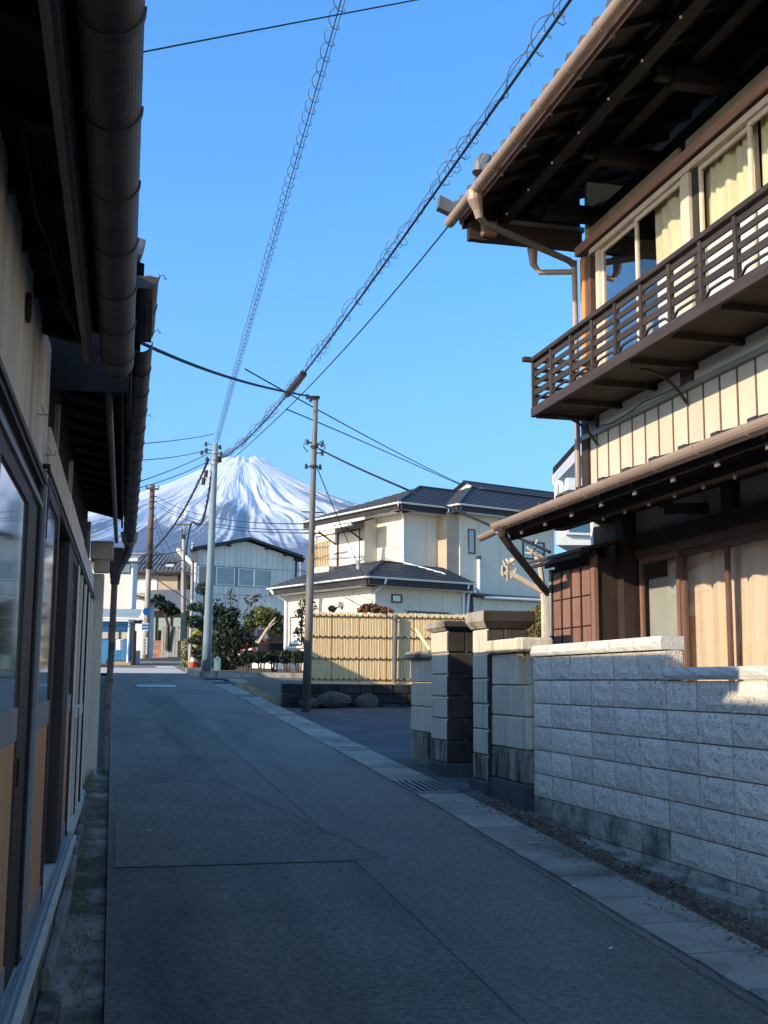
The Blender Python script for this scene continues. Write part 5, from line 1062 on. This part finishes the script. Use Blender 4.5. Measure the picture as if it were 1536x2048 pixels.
p4 = pole('slim concrete pole with a dark cap behind the garden plants', ab, at_, .15, .09, 'pole_conc', PG)
MB().tube([at_, at_ + np.array([0, 0, .25])], .11, 10).done('cap', M['insul'], p4)
an = thing('aerial', 'television aerial on a mast behind the slim concrete pole', 'aerial', tuple(atD(362, 1110, 64)))
MB().tube([atD(362, 1110, 64), atD(364, 1048, 64)], .03, 6).done('mast', M['pole_wood'], an); MB().tube([atD(350, 1049, 64), atD(380, 1049, 64)], .035, 6).done('boom', M['pole_wood'], an)
MB().tube([atD(370, 1090, 64), atD(370, 1050, 64)], .025, 6).done('stay', M['pole_wood'], an)
for px in range(352, 380, 4): MB().tube([atD(px, 1046, 64), atD(px, 1052, 64)], .015, 4).done('element', M['pole_wood'], an)
for (px, y0, y1, D, r_, lab) in ((381, 1335, 1085, 60.5, .09, 'thin pale pole left of the warehouse corner'), (379, 1345, 1200, 44, .07, 'short pale post beside the orange traffic cone')):
    b = atD(px, y0, D); b[2] = gz(b[1]); pole(lab, b, atD(px + 5, y1, D), r_, r_ * .9, 'pole_conc', PG)
# round sign, plate and shop banner on the concrete pole
sg = thing('road_sign', 'round blue road sign fixed to the concrete pole', 'sign', tuple(atD(293, 1228, 59)))
c = atD(293, 1223, 59); disc(MB_ := MB(), c, (.2, -1, 0), .19, 20, .03); MB_.done('sign_face', M['signblue'], sg); MB().tube([c, c + np.array([-.1, .5, 0])], .02, 6).done('bracket', M['metal'], sg)
sp = thing('sign_plate', 'blue and white plate under the round blue sign', 'sign', tuple(atD(290, 1262, 59.2)))
p_ = atD(290, 1254, 59.2); MB().box(p_[0] - .17, p_[0] + .17, p_[1] - .03, p_[1], p_[2] - .2, p_[2] + .2).done('plate', M['white'], sp)
for k in (-.12, .03): MB().box(p_[0] - .16, p_[0] + .16, p_[1] - .036, p_[1] - .031, p_[2] + k, p_[2] + k + .1).done('blue_band', M['signblue'], sp)
bn = thing('pole_notice', 'tall white notice with dark marks wrapped on the concrete pole', 'notice', tuple(atD(289, 1310, 59.4)))
p_ = atD(289, 1292, 59.3); MB().box(p_[0] - .13, p_[0] + .13, p_[1] - .24, p_[1] - .22, p_[2] - .42, p_[2] + .42).done('plate', M['white'], bn)
for k in range(5):
    for (dx, dz, w_, h_) in ((-.06, .0, .12, .02), (0, -.04, .02, .09), (-.05, -.06, .1, .02)): MB().box(p_[0] + dx - (.01 if dx == 0 else 0), p_[0] + dx + w_, p_[1] - .245, p_[1] - .241, p_[2] + .3 - k * .155 + dz, p_[2] + .3 - k * .155 + dz + h_).done('mark', M['darktrim'], bn)

# ------------------------------------------------------------------ cables
def on_plane(px, py, A, B):
    d = ray(px, py); n = np.array([-(B - A)[1], (B - A)[0]]); t = n @ (A - EYE)[:2] / (n @ d[:2]); return EYE + d * t
def smooth(P, n):
    P = np.array(P); t = np.r_[0, np.cumsum(np.linalg.norm(np.diff(P, axis=0), axis=1))]; k = np.polyfit(t / t[-1], P, min(3, len(P) - 1)); u = np.linspace(0, 1, n)
    return sum(np.outer(u ** (len(k) - 1 - i), k[i]) for i in range(len(k)))
def cable(label, pix, D0, D1, r=.012, n=24, group='overhead cables', m='cable', extend=0.0):
    A, B = atD(*pix[0], D0), atD(*pix[-1], D1); P = smooth([on_plane(x, y, A, B) for x, y in pix], n)
    if extend: P = np.vstack([P[0] + (P[0] - P[1]) * np.array([[extend * (n - 1) * k / 4] for k in (4, 3, 2, 1)])[:, :], P]) if False else np.vstack([P[0] + (P[0] - P[1]) / np.linalg.norm(P[0] - P[1]) * extend, P])
    t = thing('cable', label, 'cable', tuple(P[-1]), 0, group); MB().tube(P, r, 6).done('strand', M[m], t); return t, P
def spiral(t, P, R, pitch, seed, r=.006, irr=.2):
    g = random.Random(seed); L = np.linalg.norm(np.diff(P, axis=0), axis=1); s = np.r_[0, np.cumsum(L)]; out = []
    ss = np.arange(0, s[-1], pitch / 10); ph = 0
    C = np.stack([np.interp(ss, s, P[:, i]) for i in range(3)], 1)
    d = np.gradient(C, axis=0); d /= np.linalg.norm(d, axis=1)[:, None]; a = np.cross(d, [0, 0, 1]); a /= np.linalg.norm(a, axis=1)[:, None]; b = np.cross(a, d)
    for i in range(len(ss)):
        ph += 2 * math.pi / 10 * (1 + irr * math.sin(ss[i] * 1.7)); q = C[i] + R * (1 + irr * math.sin(ss[i] * 2.3 + 1)) * (a[i] * math.cos(ph) + b[i] * (math.sin(ph) + .35)); out.append(q)
    MB().tube(out, r, 5).done('spiral_wrap', M['spiral'], t)
t, P = cable('light cable in even spiral wire rising from the pale pole', [(682, 0), (638, 160), (561, 430), (500, 645), (434, 885)], 11.5, 37.1, .006, 40, extend=6); spiral(t, P, .07, .33, 1, .0045, .05)
MB().tube(P + np.array([.03, 0, -.03]), .004, 5).done('messenger', M['spiral'], t)
t, P = cable('thick black cable in ragged spiral wire from the pale pole', [(1145, 0), (1010, 185), (900, 335), (720, 598), (610, 745), (545, 828), (490, 878), (440, 918)], 10.5, 37.1, .017, 60, extend=5); spiral(t, P, .085, .5, 2, .005, .45); spiral(t, P, .05, .37, 5, .004, .5)
MB().tube(P + np.array([-.05, 0, .05]), .005, 5).done('messenger', M['spiral'], t); MB().tube([P[np.argmin(abs(P[:, 1] - 22.4))], P[np.argmin(abs(P[:, 1] - 24.2))]], .07, 10).done('splice_case', M['insul'], t)
cable('thin cable passing behind the timber house eave tip', [(1100, 190), (895, 455), (740, 640), (600, 792), (468, 916)], 11.5, 37.1, .011)
cable('single wire crossing above the lane from the shop eave', [(200, 122), (283, 103), (560, 52), (830, 0), (1100, -52)], 9, 13, .007)
cable('black service cable from the shop eave to the brown steel pole', [(258, 674), (400, 735), (520, 772), (632, 795)], 11, 21.6, .018)
cable('heavy black service cable from the brown steel pole to the timber house', [(638, 898), (720, 937), (830, 988), (960, 1040), (1100, 1105)], 21.6, 12.2, .016)
cable('upper of two thin lines down to the cream house ridge', [(490, 738), (640, 822), (800, 908), (930, 972)], 19, 40, .012)
cable('lower of two thin lines down to the cream house ridge', [(572, 818), (700, 872), (820, 925), (918, 968)], 25, 40, .013)
t, P = cable('thin guy line from the brown steel pole to the cream house corner', [(634, 935), (660, 1000), (682, 1050), (712, 1120), (735, 1165)], 21.6, 34.8, .01); q = P[17]; MB().tube([q - np.array([0, 0, .12]), q + np.array([0, 0, .12])], [.05, .05], 10).done('guy_insulator', M['pole_conc'], t)
for i, (pix, d0) in enumerate(([[(240, 890), (340, 882), (428, 868)], 24], [[(240, 922), (340, 915), (418, 899)], 24], [[(240, 976), (330, 945), (415, 908)], 24], [[(240, 985), (330, 960), (418, 922)], 30])):
    cable(['topmost faint wire from behind the shop to the pale pole', 'second faint wire from behind the shop to the pale pole', 'third wire sagging from behind the shop to the pale pole', 'lowest wire sagging from behind the shop to the pale pole'][i], pix, d0, 37.1, .011)
t, P = cable('thick twisted cable sagging from the pale pole to the brown concrete pole', [(417, 920), (392, 975), (352, 1045), (300, 1108)], 37.1, 60, .03); spiral(t, P, .04, .5, 7, .012, .2)
t, P = cable('thick twisted cable dropping from the pale pole to the slim pole', [(426, 925), (418, 985), (398, 1050), (372, 1110)], 37.1, 62, .03); spiral(t, P, .04, .5, 8, .012, .2)
for i, y in enumerate((1000, 1012, 1018)): cable(['upper', 'middle', 'lower'][i] + ' of three wires from the concrete pole across to the brown steel pole', [(312, y - 8), (345, y + 10), (430, y + 36), (540, y + 46), (620, y + 48)], 60, 24, .012)
for i, (pix, d0, d1) in enumerate((([(200, 1112), (260, 1110), (330, 1108), (366, 1100)], 45, 62), ([(210, 1124), (280, 1126), (330, 1128), (366, 1120)], 45, 62), ([(298, 1130), (325, 1150), (350, 1148), (366, 1135)], 60, 62), ([(302, 1150), (330, 1170), (360, 1190), (380, 1205)], 60, 50), ([(310, 1030), (325, 1070), (345, 1110), (352, 1125)], 60, 75), ([(308, 1030), (318, 1075), (332, 1120)], 60, 80), ([(345, 1085), (356, 1110), (366, 1128)], 75, 62), ([(590, 1140), (605, 1142), (622, 1143)], 45, 22))):
    cable(['low wire running level past the concrete pole', 'lower level wire past the concrete pole', 'drooping loop of wire between the concrete and slim poles', 'steep service wire down to the short pale post', 'fine wire fanning down right of the concrete pole', 'fine steep wire close to the concrete pole', 'short wire down to the slim pole', 'short wire between the warehouse and the brown steel pole'][i], pix, d0, d1, .022 if i < 4 else .014)
lamp = thing('street_lamp', 'small dark lamp hung on the wires between the far poles', 'lamp', tuple(atD(343, 1128, 61))); p_ = atD(343, 1126, 61); MB().box(p_[0] - .24, p_[0] + .24, p_[1] - .1, p_[1] + .1, p_[2] - .04, p_[2] + .05).done('housing', M['insul'], lamp); MB().box(p_[0] - .28, p_[0] + .12, p_[1] - .08, p_[1] + .08, p_[2] - .2, p_[2] - .045).done('diffuser', M['white'], lamp)
# ------------------------------------------------------------------ plants
def gp(px, py, D, dz=0.0):
    p = atD(px, py, D); p[2] = gz(p[1]) + dz; return p
PXM = lambda D: D / F                                      # metres per picture pixel at that distance
def tree(name, label, cat, D, trunk, pads, m, size, dens, seed, bark='bark', group=None, flat=.5, base=None, r0=.06, limbs=True):
    """trunk = pixel polyline from the foot up; pads = (px, py, rx, ry) leaf clouds in pixels"""
    foot = atD(*trunk[0], D); t = thing(name, label, cat, tuple(foot), 0, group); r = random.Random(seed)
    P = [atD(x, y, D) for x, y in trunk]; n = len(P)
    MB().tube(P, [r0 * (1 - .75 * i / max(1, n - 1)) for i in range(n)], 8).done('trunk', M[bark], t)
    k = PXM(D); pts = []; lm = MB()
    for j, (x, y, rx, ry) in enumerate(pads):
        c = atD(x, y, D) + np.array([0, r.uniform(-.3, .3) * rx * k, 0]); dd = max(rx, ry) * k
        pts.append(blob(c, (rx * k, dd * .9, ry * k), int(dens * rx * ry), seed * 50 + j))
        if limbs:
            q = min(P, key=lambda p: np.linalg.norm(p - c)); lm.tube([q, (q + c) / 2 + np.array([0, 0, -.1 * dd]), c], [r0 * .45, r0 * .3, r0 * .12], 6)
    if limbs: lm.done('limbs', M[bark], t)
    leaves(np.vstack(pts), size, seed, flat).done('crown', M[m], t)
    return t
tree('cloud_pruned_pine', 'dark layered pine clipped in clouds, left of the pale steel pole', 'tree', 41, [(408, 1345), (406, 1290), (402, 1240), (407, 1205), (408, 1180)],
     [(407, 1178, 16, 12), (396, 1214, 22, 10), (416, 1222, 14, 8), (389, 1243, 20, 13), (408, 1252, 18, 10), (397, 1280, 22, 10), (402, 1308, 20, 12)], 'pine', .055, 1.9, 1, r0=.1)
tree('shrub', 'tall dense dark shrub right behind the pale steel pole', 'shrub', 39, [(452, 1350), (452, 1320), (450, 1270), (450, 1220)],
     [(447, 1245, 27, 24), (440, 1285, 30, 24), (462, 1285, 24, 28), (450, 1320, 32, 22), (436, 1222, 16, 14), (465, 1228, 17, 14), (472, 1262, 14, 20)], 'shrub', .07, 1.1, 2, r0=.07, flat=.1)
tw = thing('sapling', 'bare upright sapling twigs above the dark shrub', 'sapling', tuple(gp(470, 1345, 43))); tm = MB(); lp = []; r = random.Random(5)
for (x0, y0, x1, y1) in ((440, 1240, 432, 1196), (450, 1235, 448, 1188), (455, 1235, 462, 1180), (462, 1235, 457, 1178), (470, 1240, 475, 1200), (490, 1225, 498, 1196), (486, 1230, 512, 1192), (498, 1205, 520, 1198), (500, 1210, 522, 1188)):
    a, b = atD(x0, y0, 43), atD(x1, y1, 43); tm.tube([a, (a + b) / 2 + np.array([.05, 0, 0]), b], [.022, .016, .007], 5); lp += [a + (b - a) * r.uniform(.45, 1.05) + np.array([r.uniform(-.16, .16), r.uniform(-.1, .1), r.uniform(-.1, .1)]) for _ in range(12)]
tm.tube([gp(470, 1345, 43), atD(468, 1240, 43)], .05, 6); tm.done('twigs', M['bark'], tw); leaves(np.array(lp), .07, 9).done('leaves', M['shrub'], tw)
tree('garden_pine', 'spreading yellow green garden pine with pale forked trunk before the warehouse', 'tree', 42, [(514, 1345), (514, 1300), (512, 1262), (522, 1238)],
     [(528, 1228, 28, 14), (505, 1240, 22, 14), (548, 1240, 20, 17), (498, 1256, 14, 10), (556, 1256, 14, 14), (525, 1246, 24, 9), (520, 1222, 16, 9)], 'yellowgreen', .065, 1.35, 3, bark='palebark', r0=.07)
pk_ = MB()
for (a, b) in (((538, 1252), (552, 1234)), ((536, 1256), (550, 1246))): pk_.tube([atD(*a, 41.6), atD(*b, 41.6)], [.045, .015], 6)
pk_.tube([atD(514, 1290, 41.8), atD(537, 1254, 41.6)], [.055, .045], 6); pk_.done('branch', M['palebark'], None, label='pale sunlit forked branch leaning through the yellow green pine', cat='branch', base=tuple(atD(514, 1290, 41.8)))
tree('cloud_pruned_shrub', 'low dark shrub clipped in flat tiers under the garden pine', 'shrub', 40.5, [(492, 1345), (492, 1300), (491, 1270)], [(490, 1268, 13, 5), (493, 1281, 14, 5), (488, 1294, 13, 5), (506, 1276, 10, 5), (505, 1290, 11, 5)], 'pine', .05, 3.4, 4, r0=.05)
for i, (x, w, d) in enumerate(((497, 17, 37.4), (523, 17, 37.0), (549, 15, 37.3), (574, 15, 37.0), (597, 14, 36.4))):
    tree('clipped_bush', ['dark clipped bush nearest the tall dense shrub', 'dark clipped bush second from the tall dense shrub', 'middle dark clipped bush of the low row', 'dark clipped bush second from the brown steel pole', 'dark clipped bush nearest the brown steel pole'][i], 'bush', d,
         [(x, 1352), (x - 2, 1338), (x, 1320)], [(x, 1312, w, 12), (x - 7, 1318, w * .6, 9), (x + 7, 1317, w * .6, 9)], 'shrub', .05, 3.0, 20 + i, r0=.06, group='low clipped bushes in a row')
    for dx in (-7, 6): MB().tube([gp(x + dx * .6, 1350, d), atD(x + dx, 1322, d)], [.035, .02], 6).done('stem', M['bark'], bpy.data.objects[[o.name for o in bpy.data.objects if o.name.startswith('clipped_bush')][-1]])
tree('young_tree', 'slender leafy young tree beside the brown steel pole', 'tree', 25, [(618, 1352), (612, 1310), (604, 1270), (602, 1225), (606, 1200)],
     [(606, 1208, 10, 8), (600, 1226, 11, 9), (606, 1246, 12, 9), (598, 1262, 10, 8), (622, 1206, 8, 7), (602, 1278, 9, 6), (592, 1268, 6, 8), (628, 1216, 7, 8)], 'shrub', .045, .5, 30, r0=.022)
tree('garden_shrub', 'reddish leaved shrub showing over the middle of the bamboo fence', 'shrub', 24.2, [(755, 1240), (752, 1225)], [(742, 1216, 22, 9), (765, 1222, 20, 7), (725, 1221, 12, 6)], 'redleaf', .045, 1.6, 31, r0=.02)
tree('garden_shrub', 'small dark plant tip over the left part of the bamboo fence', 'shrub', 24.2, [(664, 1235), (664, 1222)], [(664, 1218, 8, 6)], 'shrub', .035, 2.2, 32, r0=.012)
tree('topiary', 'olive clipped round bush behind the stone wall', 'bush', 14.6, [(1083, 1330), (1083, 1280)], [(1082, 1250, 28, 40), (1090, 1272, 28, 30)], 'olive', .016, 5.0, 33, r0=.04)
# pollarded tree with knobbly branch ends
pl = thing('pollarded_tree', 'bare pollarded tree with knobbly pale branch ends beside the timber house', 'tree', tuple(gp(1092, 1290, 13.2)))
k = lambda x, y: atD(x, y, 13.2); tb = MB()
tb.tube([gp(1090, 1300, 13.2), k(1090, 1210), k(1086, 1176)], [.05, .045, .04], 8); tb.tube([k(1088, 1184), k(1062, 1170), k(1040, 1157), k(1020, 1146)], [.042, .036, .036, .034], 8); tb.tube([k(1086, 1178), k(1083, 1150), k(1080, 1130), k(1072, 1112)], [.035, .03, .034, .03], 8)
r = random.Random(8)
for (x, y) in ((1016, 1140), (1022, 1152), (1010, 1146), (1072, 1108), (1064, 1100), (1082, 1112), (1020, 1125)):
    for _ in range(5):
        a = k(x + r.uniform(-8, 8), y + r.uniform(-6, 8)); b = a + np.array([r.uniform(-.06, .04), r.uniform(-.04, .04), r.uniform(-.01, .09)]); tb.tube([k(x, y), a, b], [.02, .019, .012], 6)
tb.done('branches', M['palebark'], pl)
# plants and pots left of the pale pole
tree('yellow_bush', 'bright yellow bush behind the orange traffic cone', 'bush', 46, [(394, 1340), (394, 1295)], [(393, 1270, 8, 11), (396, 1286, 8, 12)], 'yellow', .06, 4.5, 40, r0=.03)
for i, (x, y, rx, ry, m_, lab) in enumerate(((368, 1298, 6, 22, 'mixleaf', 'pale climbing plant on the slim concrete pole'), (372, 1325, 10, 12, 'mixleaf', 'low pale potted plants left of the orange traffic cone'), (397, 1322, 8, 12, 'mixleaf', 'pale green plant right of the orange traffic cone'), (362, 1338, 5, 8, 'dryleaf', 'dry brown plant at the kerb by the far lane'), (384, 1302, 6, 10, 'shrub', 'dark little shrub under the yellow bush'))):
    tree('roadside_plant', lab, 'plant', 45 + i * .4, [(x, 1348), (x, y)], [(x, y, rx, ry), (x + 2, y + ry * .6, rx * .8, ry * .5)], m_, .05, 3.0, 41 + i, r0=.02)
tree('pine_tree', 'dark spreading pine over the lane before the tiled house', 'tree', 64, [(334, 1300), (336, 1250), (326, 1212)], [(312, 1205, 18, 9), (330, 1212, 20, 10), (345, 1222, 16, 8), (318, 1196, 12, 7)], 'pine', .1, 2.2, 50, r0=.14)
tree('pine_tree', 'small clipped pine beside the round blue sign', 'tree', 61, [(284, 1310), (284, 1250), (281, 1232)], [(281, 1224, 11, 7), (285, 1234, 8, 7)], 'pine', .08, 3, 51, r0=.09)
# lattice screen, cars, cabinet, kerb
lf = facing(538, 1285, 46); z0 = atD(538, 1284, 46)[2]
lt = thing('lattice_screen', 'black lattice screen behind the garden pine', 'screen', (lf.translation[0], lf.translation[1], z0), -YAW); lm = MB(); 
for i in range(-9, 10):
    for s in (-1, 1):
        x0 = i * .14; lm.bar((x0 - s * .22, 0 if s > 0 else .012, z0), (x0 + s * .22, 0 if s > 0 else .012, z0 + .44), .02, .01, (0, 1, 0))
lm.done('lattice_slats', M['blackwood'], lt, lf, kind='stuff'); MB().box(-1.5, 1.5, -.02, .03, z0 - .04, z0).box(-1.5, 1.5, -.02, .03, z0 + .44, z0 + .48).box(-1.5, -1.45, -.02, .03, 1.9, z0 + .44).box(1.45, 1.5, -.02, .03, 1.9, z0 + .44).done('frame', M['blackwood'], lt, lf)
def car(label, px, D, rz, paint):
    p = gp(px, 1340, D); f = Matrix.Translation(p) @ Matrix.Rotation(rz, 4, 'Z'); t = thing('parked_car', label, 'car', tuple(p), rz)
    L, W_ = 3.4, 1.48
    prof = [(-1.7, .25), (-1.7, .75), (-1.62, .88), (-.95, .95), (-.45, 1.42), (-.2, 1.5), (1.2, 1.52), (1.5, 1.42), (1.68, .9), (1.7, .3)]
    MB().prism([(x, -W_ / 2, z) for x, z in prof], (0, W_, 0)).done('body', M[paint], t, f)
    MB().prism([(x, -W_ / 2 + .08, z) for x, z in ((-.99, .97), (-.5, 1.40), (-.47, 1.39), (-.96, .955))], (0, W_ - .16, 0)).done('windscreen', M['glass_dark'], t, f @ Matrix.Translation((-.015, 0, .015)))
    for s in (-1, 1):
        MB().prism([(x, s * (W_ / 2 + .004), z) for x, z in ((-.72, .96), (-.36, 1.38), (.3, 1.42), (.3, .96))], (0, s * .006, 0)).done('side_window', M['glass_dark'], t, f); MB().prism([(x, s * (W_ / 2 + .004), z) for x, z in ((.38, .96), (.38, 1.42), (1.15, 1.42), (1.4, .96))], (0, s * .006, 0)).done('side_window', M['glass_dark'], t, f)
        MB().cbox(-1.73, -1.68, s * .5 - .16, s * .5 + .16, .6, .78, b=.01).done('headlight', M['white'], t, f); MB().cbox(-.75, -.55, s * (W_ / 2 + .1) - .08, s * (W_ / 2 + .1) + .08, .95, 1.08, b=.02).done('mirror', M[paint], t, f)
        for x in (-1.1, 1.1): w = MB().tube([(x, s * (W_ / 2 - .1), .28), (x, s * (W_ / 2 + .03), .28)], .28, 16).done('wheel', M['tyre'], t, f); MB().tube([(x, s * (W_ / 2 + .03), .28), (x, s * (W_ / 2 + .04), .28)], .17, 12).done('rim', M['metal'], w, f)
    MB().box(-1.72, -1.7, -.2, .2, .42, .52).done('number_plate', M['white'], t, f)
car('small red car half hidden behind the garden shrubs', 500, 47.5, 1.1, 'redpaint'); car('dark blue car half hidden behind the clipped bushes', 552, 48.5, .35, 'darkpaint')
cf = facing(434, 1347, 38.3); z0 = gz(cf.translation[1]); ct = thing('utility_cabinet', 'small teal cabinet with a pointed top at the foot of the pale steel pole', 'cabinet', (cf.translation[0], cf.translation[1], z0), -YAW)
MB().prism([(-.11, 0, z0), (.11, 0, z0), (.11, 0, z0 + .46), (0, 0, z0 + .56), (-.11, 0, z0 + .46)], (0, .22, 0)).done('body', M['teal'], ct, cf); MB().cbox(-.08, .08, -.012, -.001, z0 + .05, z0 + .42, b=.004).done('door', M['teal'], ct, cf)
kb = thing('kerb', 'low concrete kerb round the garden bed at the pale steel pole', 'kerb', tuple(gp(440, 1358, 35.4)))
kp = [(2.88, 38.6), (2.9, 36.6), (3.1, 35.7), (3.5, 35.3), (4.2, 35.2), (5.2, 35.1), (6.2, 34.9), (7.2, 34.7)]
for a, b in zip(kp[:-1], kp[1:]):
    n = max(1, int(round(math.hypot(b[0] - a[0], b[1] - a[1]) / .6)))
    for i in range(n):
        u = np.array(a) + (np.array(b) - np.array(a)) * (i + .01) / n; v = np.array(a) + (np.array(b) - np.array(a)) * (i + .99) / n
        MB().bar((u[0], u[1], gz(u[1]) + .06), (v[0], v[1], gz(v[1]) + .06), .13, .2).done('kerb_stone', M['concrete' if a[1] > 36 else 'concrete_old'], kb)
bed = [(2.95, 38.6), (3.0, 36.7), (3.15, 35.85), (3.55, 35.42), (7.2, 34.85), (7.2, 42), (2.95, 42)]
MB().add([(x, y, gz(y) + .1) for x, y in bed], [tuple(range(len(bed)))]).done('garden_bed', M['soil'], None, kind='structure')
lw = thing('low_wall', 'low white wall behind the clipped bushes', 'wall', tuple(gp(550, 1345, 41.5))); a, b = gp(505, 1350, 41.5), gp(600, 1350, 41)
MB().bar(a + np.array([0, 0, .1]), b + np.array([0, 0, .1]), .12, .62).done('body', M['plaster'], lw); MB().bar(a + np.array([0, 0, .43]), b + np.array([0, 0, .43]), .16, .05).done('coping', M['cap'], lw)
# traffic cone
c = gp(385, 1350, 42.3); cn = thing('traffic_cone', 'orange traffic cone with pale band at the kerb corner', 'cone', tuple(c))
MB().cbox(c[0] - .17, c[0] + .17, c[1] - .17, c[1] + .17, c[2], c[2] + .03, b=.01).done('base', M['cone'], cn)
MB().tube([c + np.array([0, 0, .03]), c + np.array([0, 0, .68])], [.13, .03], 14).done('body', M['cone'], cn, smooth=True); MB().tube([c + np.array([0, 0, .27]), c + np.array([0, 0, .42])], [.099, .076], 14).done('band', M['white'], cn)
# covers
for (px, py, w_, l_, lab) in ((452, 1374, .35, .75, 'dark iron drain plate beside the garden kerb'),):
    p = gp(px, py, 31.2); mc = thing('drain_plate', lab, 'drain plate', tuple(p)); s0 = gz(p[1] - l_) ; s1 = gz(p[1] + l_)
    for i in range(5): x = p[0] - w_ + i * w_ * .4; MB().prism([(x, p[1] - l_, s0 - .02), (x + w_ * .38, p[1] - l_, s0 - .02), (x + w_ * .38, p[1] - l_, s0 + .012), (x, p[1] - l_, s0 + .012)], (0, 2 * l_, s1 - s0)).done('bar', M['darktrim'], mc)
# ------------------------------------------------------------------ litter and stones along the wall foot
g = np.random.default_rng(12)
def scatter(name, n, xf, y0, y1, size, m, seed, lift=.01, flat=2.0):
    r = np.random.default_rng(seed); yy = r.uniform(y0, y1, n); xx = np.array([xf(r, y) for y in yy])
    pts = np.stack([xx, yy, np.array([gz(y) for y in yy]) + lift + r.uniform(0, .012, n)], 1); mb = MB(); 
    for p in pts:
        a = r.uniform(0, 6.28); s = size * r.uniform(.4, 1.5); d = np.array([math.cos(a), math.sin(a), r.uniform(-.3, .5)]) * s; e = np.array([-math.sin(a), math.cos(a), r.uniform(-.3, .5)]) * s * r.uniform(.3, .6)
        mb.add([p - d, p + e, p + d, p - e], [(0, 1, 2, 3)])
    mb.done(name, M[m], None, kind='stuff')
scatter('dry_leaf_litter', 2400, lambda r, y: 3.55 + r.normal() * .09 + .02 * math.sin(y * 3), 4.2, 10.6, .017, 'dryleaf', 1)
scatter('dry_leaf_litter', 500, lambda r, y: 3.2 + abs(r.normal()) * .2, 4.2, 9.5, .012, 'dryleaf', 2)
scatter('dry_leaf_litter', 120, lambda r, y: r.uniform(.1, 2.9), 4, 14, .012, 'dryleaf', 3)
scatter('dry_leaf_litter', 700, lambda r, y: .0 + r.normal() * .05, 4, 13.5, .013, 'dryleaf', 5, lift=.0)
scatter('pebbles', 900, lambda r, y: 3.6 + r.normal() * .08, 4.2, 11, .012, 'pebble', 4)
scatter('pebbles', 260, lambda r, y: -.2 + r.normal() * .08, 4.5, 7, .02, 'pebble', 6, lift=-.03)
for px, py, l in ((1221, 1897, 'white paper scrap lying on the asphalt at the right'), (298, 1660, 'tiny pale scrap on the road near the shop kerb'), (1148, 1772, 'pale crumpled scrap among the dry leaves by the wall')):
    d = ray(px, py); k_ = next(t for t in np.arange(3, 30, .01) if (EYE + d * t)[2] <= gz((EYE + d * t)[1]) + .012); q = EYE + d * k_
    MB().add([q + np.array(v_) for v_ in ((-.012, -.007, 0), (.011, -.009, .003), (.014, .008, .006), (-.008, .01, .002), (.0, .0, .008))], [(0, 1, 4), (1, 2, 4), (2, 3, 4), (3, 0, 4)]).done('paper_scrap', M['white'], None, label=l, cat='litter', group='paper scraps on the ground')
gr = np.random.default_rng(4); mb = MB()
for _ in range(2200):
    x = gr.uniform(3.42, 3.7) if gr.random() < .25 else gr.uniform(3.5, 4.4); y = gr.uniform(24, 31) if x > 3.45 and gr.random() < .8 else gr.uniform(22.8, 24); z = gz(y) - .02; h = gr.uniform(.03, .13); a = gr.uniform(0, 6.28); lean = gr.uniform(0, .08)
    mb.add([(x - .006, y, z), (x + .006, y, z), (x + math.cos(a) * lean, y + math.sin(a) * lean, z + h)], [(0, 1, 2)])
mb.done('dry_grass', M['drygrass'], None, kind='stuff')
mb = MB()
for _ in range(420):
    y = gr.uniform(5, 13.4); x = -.02 + gr.normal() * .03; z = gz(y) - .03; h = gr.uniform(.02, .07); a = gr.uniform(0, 6.28)
    mb.add([(x - .003, y, z), (x + .003, y, z), (x + math.cos(a) * .03, y + math.sin(a) * .03, z + h)], [(0, 1, 2)])
mb.done('weeds', M['mixleaf'], None, kind='stuff')
# ------------------------------------------------------------------ air: thin even haze that turns the mountain blue
hz = MB().box(-16500, 16500, -400, 19500, -8, 3100).done('haze', M['interior'], None, kind='stuff', base=(0, 0, -8))
hm = bpy.data.materials.new('thin_haze'); hm.use_nodes = True; n = hm.node_tree.nodes; n.remove(n['Principled BSDF'])
v = n.new('ShaderNodeVolumePrincipled'); v.inputs['Color'].default_value = (.45, .7, 1, 1); v.inputs['Density'].default_value = HAZE; v.inputs['Anisotropy'].default_value = .3
hm.node_tree.links.new(v.outputs[0], n['Material Output'].inputs['Volume']); hz.data.materials.clear(); hz.data.materials.append(hm)
